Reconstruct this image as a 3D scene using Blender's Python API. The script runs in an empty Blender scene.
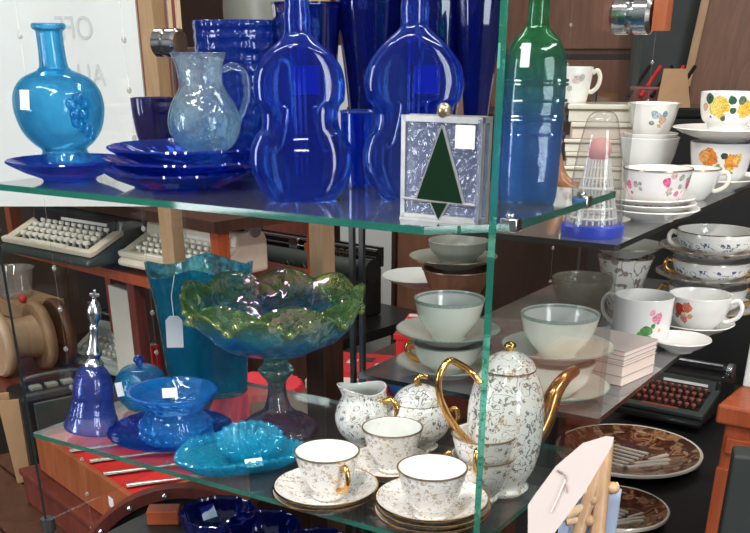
import bpy, math, random
from mathutils import Vector, Matrix
random.seed(7)
PI = math.pi
C = bpy.context.scene.collection
# ------------------------------------------------------------------ camera model
CAMZ = 1.5
FPX, CY, PIT, YAW = 982., 550., .4747, -.5625
Fv = Vector((math.sin(YAW)*math.cos(PIT), math.cos(YAW)*math.cos(PIT), -math.sin(PIT)))
Rv = Vector((math.cos(YAW), -math.sin(YAW), 0)); Uv = Rv.cross(Fv)
O = Vector((0, 0, CAMZ))
def ray(px, py): return Fv + Rv*((px-375)/FPX) - Uv*((py-CY)/FPX)
def P(px, py, z):
    d = ray(px, py); return O + d*((z-CAMZ)/d.z)
def PD(px, py, dep): return O + ray(px, py)*dep
def PY(px, py, Y):
    d = ray(px, py); return O + d*(Y/d.y)
def PX(px, py, X):
    d = ray(px, py); return O + d*(X/d.x)
def dep(p): return (p-O).dot(Fv)
def K(p): return dep(p)/FPX
def zat(p, py):
    # z of the point on the vertical through p that falls on picture row py
    lo, hi = -3., 6.
    for _ in range(50):
        m = (lo+hi)/2; q = Vector((p.x, p.y, m))-O
        y = CY - FPX*q.dot(Uv)/q.dot(Fv)
        if y > py: lo = m
        else: hi = m
    return (lo+hi)/2
def face(p): return math.atan2(-p.x, p.y)          # local -Y looks at the camera, local +X to its right
cam = bpy.data.cameras.new('camera'); co = bpy.data.objects.new('camera', cam); C.objects.link(co)
co.matrix_world = Matrix(((Rv.x, Uv.x, -Fv.x, 0), (Rv.y, Uv.y, -Fv.y, 0), (Rv.z, Uv.z, -Fv.z, CAMZ), (0, 0, 0, 1)))
cam.sensor_width = 36; cam.lens = FPX/750*36; cam.shift_y = (CY-266.5)/750; cam.clip_start = .01
bpy.context.scene.camera = co
# ------------------------------------------------------------------ materials
def newmat(n):
    m = bpy.data.materials.new(n); m.use_nodes = True
    nt = m.node_tree; nt.nodes.clear(); out = nt.nodes.new('ShaderNodeOutputMaterial')
    return m, nt, out
def nd(nt, t, **kw):
    n = nt.nodes.new(t)
    for k, v in kw.items():
        if k.startswith('i_'):
            n.inputs[k[2:].replace('_', ' ')].default_value = v
        else: setattr(n, k, v)
    return n
def rgba(c): return (c[0], c[1], c[2], 1)
def mixc(nt, fac, a, b):
    m = nt.nodes.new('ShaderNodeMix'); m.data_type = 'RGBA'
    for idx, v in ((0, fac), (6, a), (7, b)):
        if isinstance(v, bpy.types.NodeSocket): nt.links.new(v, m.inputs[idx])
        elif idx == 0: m.inputs[0].default_value = v
        else: m.inputs[idx].default_value = rgba(v)
    return m.outputs[2]
def math_(nt, op, a, b=None):
    m = nt.nodes.new('ShaderNodeMath'); m.operation = op
    for i, v in ((0, a), (1, b)):
        if v is None: continue
        if isinstance(v, bpy.types.NodeSocket): nt.links.new(v, m.inputs[i])
        else: m.inputs[i].default_value = v
    return m.outputs[0]
def ramp(nt, fac, stops):
    r = nt.nodes.new('ShaderNodeValToRGB'); e = r.color_ramp.elements
    while len(e) < len(stops): e.new(.5)
    for el, (p, c) in zip(e, stops): el.position = p; el.color = rgba(c) if not isinstance(c, (int, float)) else (c, c, c, 1)
    nt.links.new(fac, r.inputs[0]); return r.outputs[0]
def noise(nt, vec, scale, detail=3, rough=.5, dist=0):
    n = nd(nt, 'ShaderNodeTexNoise', i_Scale=scale, i_Detail=detail, i_Roughness=rough, i_Distortion=dist)
    nt.links.new(vec, n.inputs['Vector']); return n.outputs['Fac']
def objc(nt): return nt.nodes.new('ShaderNodeTexCoord').outputs['Object']
def pbsdf(nt, col, rough=.5, metal=0, spec=.5, coat=0, bump=None, bstr=.2, bdist=.002):
    b = nd(nt, 'ShaderNodeBsdfPrincipled', i_Roughness=rough, i_Metallic=metal)
    b.inputs['Specular IOR Level'].default_value = spec; b.inputs['Coat Weight'].default_value = coat
    if isinstance(col, bpy.types.NodeSocket): nt.links.new(col, b.inputs['Base Color'])
    else: b.inputs['Base Color'].default_value = rgba(col)
    if bump is not None:
        bp = nd(nt, 'ShaderNodeBump', i_Strength=bstr, i_Distance=bdist); nt.links.new(bump, bp.inputs['Height'])
        nt.links.new(bp.outputs[0], b.inputs['Normal'])
    return b
def plain(n, c, rough=.5, metal=0, var=.12, scale=30, spec=.5, coat=0):
    m, nt, out = newmat(n); v = objc(nt)
    f = noise(nt, v, scale)
    col = mixc(nt, f, tuple(x*(1-var) for x in c), tuple(min(1, x*(1+var)) for x in c))
    b = pbsdf(nt, col, rough, metal, spec, coat); nt.links.new(b.outputs[0], out.inputs[0]); return m
def wood(n, c1, c2, scale=6, rough=.4, stretch=(1, 1, 8)):
    m, nt, out = newmat(n); mp = nd(nt, 'ShaderNodeMapping'); nt.links.new(objc(nt), mp.inputs[0]); mp.inputs['Scale'].default_value = (stretch[2]*scale, scale*stretch[2], scale)
    if stretch == 'x': pass
    f = noise(nt, mp.outputs[0], 1, 5, .6, 1.2)
    g = noise(nt, mp.outputs[0], 4, 3)
    col = mixc(nt, ramp(nt, f, [(.3, 0), (.7, 1)]), c1, c2)
    col = mixc(nt, math_(nt, 'MULTIPLY', g, .35), col, tuple(x*.4 for x in c1))
    b = pbsdf(nt, col, rough, bump=g, bstr=.1); nt.links.new(b.outputs[0], out.inputs[0]); return m
def cglass(n, col, diff=.16, trans=.35, rough=.02, dcol=None, bump=0, bscale=60, hi=None, zr=None, wave=None, film=0):
    """coloured glass: refraction, straight transmission and a little body colour; hi/zr grade it up the object"""
    m, nt, out = newmat(n); v = objc(nt); dcol = dcol or col
    if hi:
        s = nd(nt, 'ShaderNodeSeparateXYZ'); nt.links.new(v, s.inputs[0])
        mr = nd(nt, 'ShaderNodeMapRange'); nt.links.new(s.outputs[2], mr.inputs[0]); mr.inputs[1].default_value = zr[0]; mr.inputs[2].default_value = zr[1]
        f = math_(nt, 'ADD', mr.outputs[0], math_(nt, 'MULTIPLY', math_(nt, 'SUBTRACT', noise(nt, v, 30), .5), wave or .2))
        cs = mixc(nt, f, col, hi[0]); ds = mixc(nt, f, dcol, hi[1])
    else:
        f = noise(nt, v, 18)
        cs = mixc(nt, f, tuple(x*.85 for x in col), tuple(min(1, x*1.15) for x in col)); ds = mixc(nt, f, tuple(x*.7 for x in dcol), tuple(min(1, x*1.3) for x in dcol))
    b = nd(nt, 'ShaderNodeBsdfPrincipled', i_Roughness=rough, i_IOR=1.6); b.inputs['Transmission Weight'].default_value = 1
    if film: b.inputs['Thin Film Thickness'].default_value = film; b.inputs['Thin Film IOR'].default_value = 1.9
    nt.links.new(cs, b.inputs['Base Color'])
    t = nd(nt, 'ShaderNodeBsdfTransparent'); nt.links.new(cs, t.inputs[0])
    d = nd(nt, 'ShaderNodeBsdfPrincipled', i_Roughness=.04, i_IOR=1.55); nt.links.new(ds, d.inputs['Base Color'])
    if film: d.inputs['Thin Film Thickness'].default_value = film; d.inputs['Thin Film IOR'].default_value = 1.9
    if bump:
        bp = nd(nt, 'ShaderNodeBump', i_Strength=bump, i_Distance=.007); nt.links.new(noise(nt, v, bscale, 2), bp.inputs['Height'])
        nt.links.new(bp.outputs[0], b.inputs['Normal']); nt.links.new(bp.outputs[0], d.inputs['Normal'])
    m1 = nd(nt, 'ShaderNodeMixShader'); m1.inputs[0].default_value = trans; nt.links.new(b.outputs[0], m1.inputs[1]); nt.links.new(t.outputs[0], m1.inputs[2])
    m2 = nd(nt, 'ShaderNodeMixShader'); m2.inputs[0].default_value = diff; nt.links.new(m1.outputs[0], m2.inputs[1]); nt.links.new(d.outputs[0], m2.inputs[2])
    nt.links.new(m2.outputs[0], out.inputs[0]); return m
def pane_mat(n, tint, boost=1.0, body=0, bodyc=(1, 1, 1), rough=.01):
    m, nt, out = newmat(n)
    lw_ = nd(nt, 'ShaderNodeLayerWeight'); lw_.inputs[0].default_value = .5
    fr = math_(nt, 'ADD', .04, math_(nt, 'MULTIPLY', math_(nt, 'POWER', lw_.outputs['Facing'], 5), .9)); g = nd(nt, 'ShaderNodeBsdfGlossy', i_Roughness=rough)
    t = nd(nt, 'ShaderNodeBsdfTransparent'); t.inputs[0].default_value = rgba(tint)
    sh = t
    if body:
        d = nd(nt, 'ShaderNodeBsdfDiffuse'); ns = noise(nt, objc(nt), 9, 5); nt.links.new(mixc(nt, ns, tuple(x*.8 for x in bodyc), bodyc), d.inputs[0])
        sh = nd(nt, 'ShaderNodeMixShader'); sh.inputs[0].default_value = body; nt.links.new(t.outputs[0], sh.inputs[1]); nt.links.new(d.outputs[0], sh.inputs[2])
    mx = nd(nt, 'ShaderNodeMixShader'); nt.links.new(math_(nt, 'MULTIPLY', fr, boost), mx.inputs[0])
    nt.links.new(sh.outputs[0], mx.inputs[1]); nt.links.new(g.outputs[0], mx.inputs[2]); nt.links.new(mx.outputs[0], out.inputs[0]); return m
def chintz(n, base=(.76, .74, .71), line=(.22, .2, .19), gold=(.5, .36, .2), scale=60, cover=1, zm=None):
    """white china closely printed with grey scrolls and small leaves"""
    m, nt, out = newmat(n); v = objc(nt)
    a = noise(nt, v, scale, 1, .4, 1.5)
    l1 = math_(nt, 'LESS_THAN', math_(nt, 'ABSOLUTE', math_(nt, 'SUBTRACT', a, .5)), .020)
    vo = nd(nt, 'ShaderNodeTexVoronoi', i_Scale=scale*1.5); nt.links.new(v, vo.inputs['Vector'])
    l2 = math_(nt, 'LESS_THAN', vo.outputs['Distance'], .33)
    br = noise(nt, v, scale*5, 1)
    l2 = math_(nt, 'MULTIPLY', l2, math_(nt, 'GREATER_THAN', br, .47))
    f = math_(nt, 'MULTIPLY', math_(nt, 'MAXIMUM', l1, l2), cover)
    if zm:
        sz = nd(nt, 'ShaderNodeSeparateXYZ'); nt.links.new(v, sz.inputs[0])
        f = math_(nt, 'MULTIPLY', f, math_(nt, 'MULTIPLY', math_(nt, 'GREATER_THAN', sz.outputs[2], zm[0]), math_(nt, 'LESS_THAN', sz.outputs[2], zm[1])))
    gm = noise(nt, v, scale*.5)
    lc = mixc(nt, ramp(nt, gm, [(.50, 0), (.66, 1)]), line, gold)
    b = pbsdf(nt, mixc(nt, f, base, lc), .12, coat=.4); nt.links.new(b.outputs[0], out.inputs[0]); return m
def decal(n, base, blobs, rough=.12, nscale=90, amp=.5):
    """china with painted flowers: blobs are (position, radius, colour) in the object's own space"""
    m, nt, out = newmat(n); v = objc(nt)
    nz = nd(nt, 'ShaderNodeTexNoise', i_Scale=nscale, i_Detail=2); nt.links.new(v, nz.inputs['Vector'])
    nf = math_(nt, 'SUBTRACT', nz.outputs['Fac'], .5)
    col = None; cur = base
    for p, r, c in blobs:
        d = nd(nt, 'ShaderNodeVectorMath', operation='DISTANCE'); nt.links.new(v, d.inputs[0]); d.inputs[1].default_value = p
        dd = math_(nt, 'ADD', d.outputs['Value'], math_(nt, 'MULTIPLY', nf, r*amp*2))
        msk = math_(nt, 'LESS_THAN', dd, r)
        sh = ramp(nt, noise(nt, v, 170, 2, .5, 2.0), [(.36, 0), (.56, 1)])
        cc = mixc(nt, sh, tuple(x*.50 for x in c), c)
        cur = mixc(nt, msk, cur, cc)
    b = pbsdf(nt, cur, rough, coat=.4); nt.links.new(b.outputs[0], out.inputs[0]); return m
def brick(n, c1, c2, mortar, scale):
    m, nt, out = newmat(n); b = nd(nt, 'ShaderNodeTexBrick', i_Scale=scale); nt.links.new(objc(nt), b.inputs['Vector'])
    b.inputs['Color1'].default_value = rgba(c1); b.inputs['Color2'].default_value = rgba(c2); b.inputs['Mortar'].default_value = rgba(mortar)
    s = pbsdf(nt, b.outputs[0], .8); nt.links.new(s.outputs[0], out.inputs[0]); return m

M = {}
M['pane'] = pane_mat('clear_pane', (.955, .975, .965), 1.0)
M['pane_end'] = pane_mat('pale_pane_end', (.8, .82, .8), 1.2, .08, (.4, .4, .38))
M['shelf'] = pane_mat('shelf_glass', (.80, .87, .85), 1.6, .10, (.55, .6, .62), .04)
M['shelf_low'] = pane_mat('lower_shelf_glass', (.90, .95, .93), 1.3, .03, (.55, .6, .62), .03)
M['shelf_grey'] = pane_mat('grey_shelf_glass', (.62, .66, .64), 1.6, .30, (.60, .60, .60), .05)
M['edge'] = cglass('green_glass_edge', (.10, .62, .45), .45, .2, .05, (.02, .20, .14))
M['edge_dark'] = plain('dark_glass_edge', (.012, .018, .017), .15)
M['chrome'] = plain('polished_chrome', (.75, .75, .76), .12, 1, .05)
M['silver'] = plain('silver_metal', (.70, .72, .76), .18, 1, .1)
M['steel_dark'] = plain('dark_steel', (.03, .03, .03), .35)
M['gold'] = plain('gilding', (.72, .40, .13), .18, 1, .15)
M['browngold'] = plain('brown_gold', (.50, .25, .09), .2, .9, .3)
M['goldline'] = plain('dull_gold_line', (.45, .36, .24), .25, .8, .15)
M['cobalt'] = cglass('cobalt_glass', (.16, .38, .97), .12, .40, .015, (.004, .028, .40))
M['cobalt_deep'] = cglass('deep_cobalt_glass', (.10, .14, .62), .25, .35, .02, (.004, .008, .10))
M['cobalt_pattern'] = cglass('quilted_cobalt_glass', (.10, .22, .8), .45, .3, .06, (.004, .022, .17), .6, 50)
M['cobalt_saucer'] = cglass('cobalt_saucer_glass', (.18, .34, .90), .2, .45, .015, (.004, .02, .24))
M['turq'] = cglass('turquoise_glass', (.46, .80, 1.0), .09, .6, .01, (.01, .36, .88), .15, 40)
M['turq_pressed'] = cglass('pressed_turquoise_glass', (.38, .72, .99), .16, .42, .01, (.01, .28, .90), .8, 38)
M['aqua_pressed'] = cglass('pressed_aqua_glass', (.46, .87, .99), .19, .40, .01, (.01, .50, .88), .9, 40)
M['pale'] = cglass('pale_blue_glass', (.84, .96, .995), .05, .58, .01, (.2, .58, .82), .5, 55, hi=((.86, .94, .96), (.55, .68, .75)), zr=(.02, .09))
M['teal'] = cglass('teal_glass', (.28, .74, .90), .14, .45, .015, (.004, .30, .48), .7, 28)
M['bellglass'] = cglass('bell_blue_glass', (.50, .61, .97), .10, .42, .01, (.05, .11, .55), .3, 50)
M['carnival'] = cglass('carnival_glass', (.30, .66, .92), .16, .40, .02, (.01, .24, .5), .7, 26, film=420, hi=((.70, .88, .50), (.10, .26, .06)), zr=(.15, .205), wave=1.0)
M['carnival_gold'] = cglass('golden_carnival_glass', (.80, .86, .55), .3, .3, .02, (.26, .30, .12), .3, 40, film=380)
M['carnival_stem'] = cglass('carnival_stem_glass', (.65, .42, .60), .25, .3, .05, (.13, .035, .10), .4, 70, film=520, hi=((.35, .55, .5), (.05, .14, .12)), zr=(.02, .10), wave=.6)
M['greenblue'] = cglass('green_blue_glass', (.42, .66, .95), .18, .45, .015, (.02, .15, .42), .15, 30, hi=((.25, .75, .45), (.01, .20, .08)), zr=(.08, .17), wave=.15)
M['lilac'] = cglass('textured_lilac_glass', (.72, .76, .90), .35, .25, .06, (.20, .23, .34), .5, 130)
M['darkgreen'] = plain('dark_green_glass', (.004, .018, .008), .06)
M['lead'] = plain('lead_came', (.40, .40, .40), .35, .7, .3, 80)
M['clear'] = pane_mat('clear_plastic', (.95, .93, .91), 1.5, .10, (.9, .86, .82))
M['bead'] = pane_mat('clear_bead', (.85, .85, .85), 2.5, .25, (.9, .9, .9))
M['sticker'] = plain('white_sticker', (.72, .72, .74), .6, 0, .02)
M['bluesticker'] = plain('blue_label', (.02, .03, .42), .5, 0, .05)
M['white'] = plain('white_china', (.76, .75, .72), .12, 0, .015, coat=.4)
M['cream'] = plain('cream_china', (.78, .72, .62), .15, 0, .03, coat=.4)
M['pale_china'] = plain('pale_china', (.76, .745, .66), .12, 0, .02, coat=.4)
M['greenband'] = plain('green_key_band', (.30, .36, .30), .25, 0, .6, 300)
M['chintz'] = chintz('grey_chintz_china')
M['chintz_fine'] = chintz('fine_gilt_chintz_china', scale=75, line=(.42, .36, .30), gold=(.5, .4, .26))
M['ink'] = chintz('blue_print_china', (.76, .75, .72), (.06, .09, .17), (.10, .13, .22), 40, 1, (.010, .030))
M['wood_orange'] = wood('orange_wood', (.30, .055, .018), (.42, .095, .03), 5)
M['wood_box'] = wood('reddish_box_wood', (.30, .075, .025), (.44, .13, .05), 4)
M['wood_dark'] = wood('dark_brown_wood', (.035, .014, .009), (.075, .03, .018), 5)
M['wood_brown'] = wood('mid_brown_wood', (.14, .06, .032), (.22, .10, .055), 5)
M['wood_tan'] = wood('tan_wood', (.36, .21, .11), (.50, .31, .17), 6)
M['wood_red'] = wood('dark_red_wood', (.11, .022, .016), (.19, .045, .03), 5)
M['wood_pale'] = wood('pale_wood', (.50, .34, .20), (.64, .46, .29), 6)
M['rust'] = wood('brown_panel_wood', (.22, .085, .05), (.33, .14, .085), 3)
M['black'] = plain('black_paint', (.010, .010, .010), .35)
M['drumblack'] = plain('dull_black_skin', (.006, .006, .006), .75, spec=.2)
M['blackgloss'] = plain('black_gloss', (.012, .012, .012), .12)
M['grey_tw'] = plain('dark_grey_green_enamel', (.045, .055, .05), .35)
M['cream_tw'] = plain('cream_enamel', (.66, .58, .46), .45)
M['key_cream'] = plain('cream_keycap', (.80, .76, .66), .35)
M['key_red'] = plain('brown_red_keycap', (.26, .06, .04), .3)
M['key_glass'] = plain('pale_key_ring', (.45, .36, .32), .3)
M['paleg'] = plain('pale_green_enamel', (.52, .58, .50), .4)
M['red'] = plain('red_felt', (.62, .018, .016), .85, 0, .08, 60)
M['redbox'] = plain('red_card', (.55, .02, .02), .5)
M['redfab'] = plain('red_pleated_fabric', (.62, .03, .045), .8)
M['stripe_w'] = plain('off_white_stripe', (.70, .62, .56), .5)
M['board'] = plain('white_board', (.70, .71, .71), .5, 0, .03, 3)
M['ghost'] = plain('faint_grey_lettering', (.55, .57, .58), .6, 0, .05)
M['wallb'] = plain('brown_wall_paint', (.10, .055, .04), .7, 0, .35, 2)
M['greywall'] = plain('grey_panel', (.40, .41, .40), .7, 0, .1, 5)
M['floor'] = plain('dark_floor', (.03, .026, .024), .45, 0, .4, 4)
M['ceil'] = plain('off_white_ceiling', (.65, .63, .6), .8)
M['brick'] = brick('red_brick', (.30, .09, .06), (.22, .07, .05), (.42, .30, .25), 11)
M['chalk'] = plain('chalkboard', (.020, .026, .025), .6, 0, .5, 6)
M['greypot'] = plain('grey_green_glaze', (.20, .21, .18), .35, 0, .25, 12)
M['card'] = plain('brown_cardboard', (.38, .23, .12), .8)
M['pinkcard'] = plain('pale_pink_card', (.82, .66, .58), .6, 0, .04)
M['paper'] = plain('pale_paper', (.43, .375, .355), .7, 0, .03)
M['ink_line'] = plain('brown_ink', (.28, .20, .18), .7)
M['amber'] = plain('amber_glaze', (.34, .14, .06), .2, 0, .3)
M['pink'] = plain('pink_cloth', (.72, .30, .31), .8)
M['blueplastic'] = plain('blue_plastic', (.02, .06, .52), .35)
M['whiteplastic'] = plain('white_plastic', (.78, .76, .76), .4)
M['leather'] = plain('brown_leather', (.13, .07, .05), .45, 0, .4, 14)
M['ballb'] = plain('blue_ball_paint', (.02, .10, .28), .3)
M['bluegrey'] = plain('blue_grey_cloth', (.30, .36, .48), .85)
M['whitebox'] = plain('white_box_card', (.66, .70, .66), .6)
M['tape'] = plain('silver_cutlery', (.62, .55, .5), .25, .8)

# ------------------------------------------------------------------ mesh building
class MB:
    def __init__(s): s.v = []; s.f = []; s.m = []; s.s = []
    def add(s, vs, fs, m=0, sm=True):
        o = len(s.v); s.v += [tuple(x) for x in vs]
        for f in fs: s.f.append([i+o for i in f]); s.m.append(m); s.s.append(sm)
        return s
    def box(s, c, d, rz=0, m=0, tilt=0):
        hx, hy, hz = d[0]/2, d[1]/2, d[2]/2; R = Matrix.Rotation(rz, 3, 'Z') @ Matrix.Rotation(tilt, 3, 'X'); c = Vector(c)
        vs = [c + R @ Vector((x*hx, y*hy, z*hz)) for x in (-1, 1) for y in (-1, 1) for z in (-1, 1)]
        return s.add(vs, [(0, 1, 3, 2), (4, 6, 7, 5), (0, 4, 5, 1), (2, 3, 7, 6), (0, 2, 6, 4), (1, 5, 7, 3)], m, False)
    def lathe(s, prof, n=48, m=0, fn=None, c=(0, 0, 0), sx=1, sy=1):
        rings = []; vs = []; T = len(prof)
        for i, (r, z) in enumerate(prof):
            if r <= 1e-6: vs.append((c[0], c[1], c[2]+z)); rings.append([len(vs)-1]); continue
            ids = []
            for k in range(n):
                a = 2*PI*k/n; rr, zz = (r, z) if fn is None else fn(a, r, z, i)
                vs.append((c[0]+rr*math.cos(a)*sx, c[1]+rr*math.sin(a)*sy, c[2]+zz)); ids.append(len(vs)-1)
            rings.append(ids)
        fs = []
        for A, B in zip(rings, rings[1:]):
            if len(A) == 1 and len(B) == 1: continue
            for k in range(n):
                k2 = (k+1) % n
                if len(A) == 1: fs.append((A[0], B[k2], B[k]))
                elif len(B) == 1: fs.append((A[k], A[k2], B[0]))
                else: fs.append((A[k], A[k2], B[k2], B[k]))
        return s.add(vs, fs, m)
    def tube(s, path, r, n=10, m=0, closed=False, flat=1):
        path = [Vector(p) for p in path]; L = len(path); vs = []; fs = []
        rad = r if isinstance(r, (list, tuple)) else [r]*L
        up = Vector((0, 0, 1)); prev = None
        for i, p in enumerate(path):
            a = path[i-1] if (i > 0 or closed) else p; b = path[(i+1) % L] if (i < L-1 or closed) else p
            t = (b-a).normalized() if (b-a).length > 1e-9 else Vector((0, 0, 1))
            if prev is None: n1 = t.cross(up if abs(t.z) < .95 else Vector((1, 0, 0))).normalized()
            else:
                n1 = prev - t*prev.dot(t); n1 = n1.normalized() if n1.length > 1e-6 else t.cross(up).normalized()
            prev = n1; n2 = t.cross(n1)
            for k in range(n):
                an = 2*PI*k/n; vs.append(p + n1*(rad[i]*math.cos(an)) + n2*(rad[i]*math.sin(an)*flat))
        for i in range(L if closed else L-1):
            for k in range(n):
                i2 = (i+1) % L; k2 = (k+1) % n
                fs.append((i*n+k, i*n+k2, i2*n+k2, i2*n+k))
        if not closed: fs += [tuple(range(n))[::-1], tuple(range((L-1)*n, L*n))]
        return s.add(vs, fs, m)
    def loft(s, rings, m=0, caps=True, sm=True):
        n = len(rings[0]); vs = [p for r in rings for p in r]; fs = []
        for i in range(len(rings)-1):
            for k in range(n):
                k2 = (k+1) % n; fs.append((i*n+k, i*n+k2, (i+1)*n+k2, (i+1)*n+k))
        if caps: fs += [tuple(range(n))[::-1], tuple(range((len(rings)-1)*n, len(rings)*n))]
        return s.add(vs, fs, m, sm)
    def prism(s, out, axis, a, b, m=0):
        def mk(p, t): return {'x': (t, p[0], p[1]), 'y': (p[0], t, p[1]), 'z': (p[0], p[1], t)}[axis]
        return s.loft([[mk(p, a) for p in out], [mk(p, b) for p in out]], m, True, False)
    def ball(s, c, r, n=12, m=0, sc=(1, 1, 1)):
        pr = [(r*math.sin(PI*i/n), -r*math.cos(PI*i/n)) for i in range(n+1)]; pr[0] = (0, -r); pr[-1] = (0, r)
        return s.lathe([(a, z*sc[2]) for a, z in pr], n*2, m, None, c, sc[0], sc[1])
    def build(s, name, mats, parent=None, loc=(0, 0, 0), rz=0, bevel=0, sharp=40):
        me = bpy.data.meshes.new(name); me.from_pydata(s.v, [], s.f)
        for mt in (mats if isinstance(mats, (list, tuple)) else [mats]): me.materials.append(mt)
        me.polygons.foreach_set('material_index', s.m); me.polygons.foreach_set('use_smooth', s.s); me.update()
        import bmesh
        bm = bmesh.new(); bm.from_mesh(me); bmesh.ops.recalc_face_normals(bm, faces=bm.faces); bm.to_mesh(me); bm.free()
        if sharp and any(s.s): me.set_sharp_from_angle(angle=math.radians(sharp))
        o = bpy.data.objects.new(name, me); C.objects.link(o); o.location = loc; o.rotation_euler = (0, 0, rz)
        if parent: o.parent = parent
        if bevel:
            b = o.modifiers.new('bevel', 'BEVEL'); b.width = bevel; b.segments = 2; b.limit_method = 'ANGLE'
        return o
def tag(o, label, cat, group=None):
    o['label'] = label; o['category'] = cat
    if group: o['group'] = group
    return o
def thing(name, loc, label, cat, group=None, rz=0):
    e = bpy.data.objects.new(name, None); C.objects.link(e); e.location = loc; e.rotation_euler = (0, 0, rz); e.empty_display_size = .03
    return tag(e, label, cat, group)
def struct(o): o['kind'] = 'structure'; return o
def dup(root, loc, label=None, rz=None):
    r = root.copy(); C.objects.link(r); r.location = loc
    if rz is not None: r.rotation_euler = (0, 0, rz)
    if label: r['label'] = label
    for ch in list(root.children):
        c = ch.copy(); C.objects.link(c); c.parent = r
        for g in list(ch.children):
            d = g.copy(); C.objects.link(d); d.parent = c
    return r
def prof(p, pts):
    """outline given as (half width, row) in picture measure -> radii and heights in metres above p"""
    res = []
    for hw, py in pts:
        z = zat(p, py); q = Vector((p.x, p.y, z)); res.append((hw*K(q), max(0, z-p.z)))
    res[0] = (res[0][0], 0.)
    return res
def shell(pr, t=.003, fl=None, foot=True):
    """solid of revolution with a hollow: up the outside, over the rim, down the inside"""
    fl = t*1.5 if fl is None else fl
    out = [(0, pr[0][1])] + list(pr)
    rim = pr[-1]; inner = []
    for r, z in reversed(pr[:-1]):
        if z <= pr[0][1]+fl: break
        inner.append((max(r-t, .0015), z))
    out += [(rim[0]-t*.3, rim[1]+t*.25), (rim[0]-t*.8, rim[1]+t*.1)] + inner
    lr = inner[-1][0] if inner else rim[0]-t
    out += [(lr*.8, pr[0][1]+fl), (0, pr[0][1]+fl)]
    return out
def smoothp(pts, n=4):
    """Catmull-Rom through the profile points"""
    res = []
    for i in range(len(pts)-1):
        p0 = pts[max(i-1, 0)]; p1 = pts[i]; p2 = pts[i+1]; p3 = pts[min(i+2, len(pts)-1)]
        for k in range(n):
            t = k/n
            res.append(tuple(.5*((2*b)+(-a+c)*t+(2*a-5*b+4*c-d)*t*t+(-a+3*b-3*c+d)*t**3) for a, b, c, d in zip(p0, p1, p2, p3)))
    res.append(tuple(pts[-1])); return [(max(a, 0), b) for a, b in res]
def ring(r, z, t, m=0, n=48, mb=None): 
    return (mb or MB()).lathe([(r-t, z-t*.6), (r+t*.6, z-t*.6), (r+t*.6, z+t*.6), (r-t, z+t*.6), (r-t, z-t*.6)], n, m)
def arc_path(pts, n=6): return smooth3([Vector(p) for p in pts], n)
def smooth3(pts, n=6):
    res = []
    for i in range(len(pts)-1):
        p0 = pts[max(i-1, 0)]; p1 = pts[i]; p2 = pts[i+1]; p3 = pts[min(i+2, len(pts)-1)]
        for k in range(n):
            t = k/n; res.append(.5*((2*p1)+(p2-p0)*t+(2*p0-5*p1+4*p2-p3)*t*t+(3*p1-p0-3*p2+p3)*t**3))
    res.append(pts[-1]); return res
def radial(a, pts):
    """(radial, height) handle outline -> 3D in the vertical plane at angle a"""
    return [Vector((r*math.cos(a), r*math.sin(a), z)) for r, z in pts]
def sticker(parent, c, w, h, nrm=(0, -1, 0), m=None, name='price_sticker', roll=0, t=.0008):
    n = Vector(nrm).normalized(); u = Vector((0, 0, 1)).cross(n)
    u = u.normalized() if u.length > .2 else Vector((1, 0, 0)); v = n.cross(u)
    u2 = u*math.cos(roll)+v*math.sin(roll); v2 = -u*math.sin(roll)+v*math.cos(roll); c = Vector(c)
    a = [c+u2*(x*w/2)+v2*(y*h/2) for x, y in ((-1, -1), (1, -1), (1, 1), (-1, 1))]
    o = MB().loft([a, [p+n*t for p in a]], 0, True, False).build(name, m or M['sticker'], parent); o['label'] = 'small pale paper sticker'; return o
# ------------------------------------------------------------------ the shop
def quadbox(name, lo, hi, m):
    c = [(a+b)/2 for a, b in zip(lo, hi)]; d = [b-a for a, b in zip(lo, hi)]
    return struct(MB().box(c, d).build(name, m))
quadbox('floor', (-4.6, -2.0, -.05), (2.6, 4.7, 0), M['floor'])
quadbox('wall_back', (-4.6, 4.5, 0), (2.6, 4.6, 3.0), M['wallb'])
quadbox('wall_left', (-4.6, -2.0, 0), (-4.5, 4.5, 3.0), M['wallb'])
quadbox('wall_right', (2.5, -2.0, 0), (2.6, 4.5, 3.0), M['greywall'])
quadbox('ceiling', (-4.6, -2.0, 3.0), (2.6, 4.7, 3.05), M['ceil'])

class VP:                                            # a vertical plane, to find where things on it stand
    def __init__(s, o, ang): s.o = Vector(o); s.a = ang; s.d = Vector((math.cos(ang), math.sin(ang), 0)); s.n = Vector((-math.sin(ang), math.cos(ang), 0))
    def hit(s, px, py):
        d = ray(px, py); t = (s.o-O).dot(s.n)/d.dot(s.n); q = O+d*t; return (q-s.o).dot(s.d), q.z
    def w(s, u, back=0, z=0): q = s.o+s.d*u+s.n*back; return Vector((q.x, q.y, z))

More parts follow.
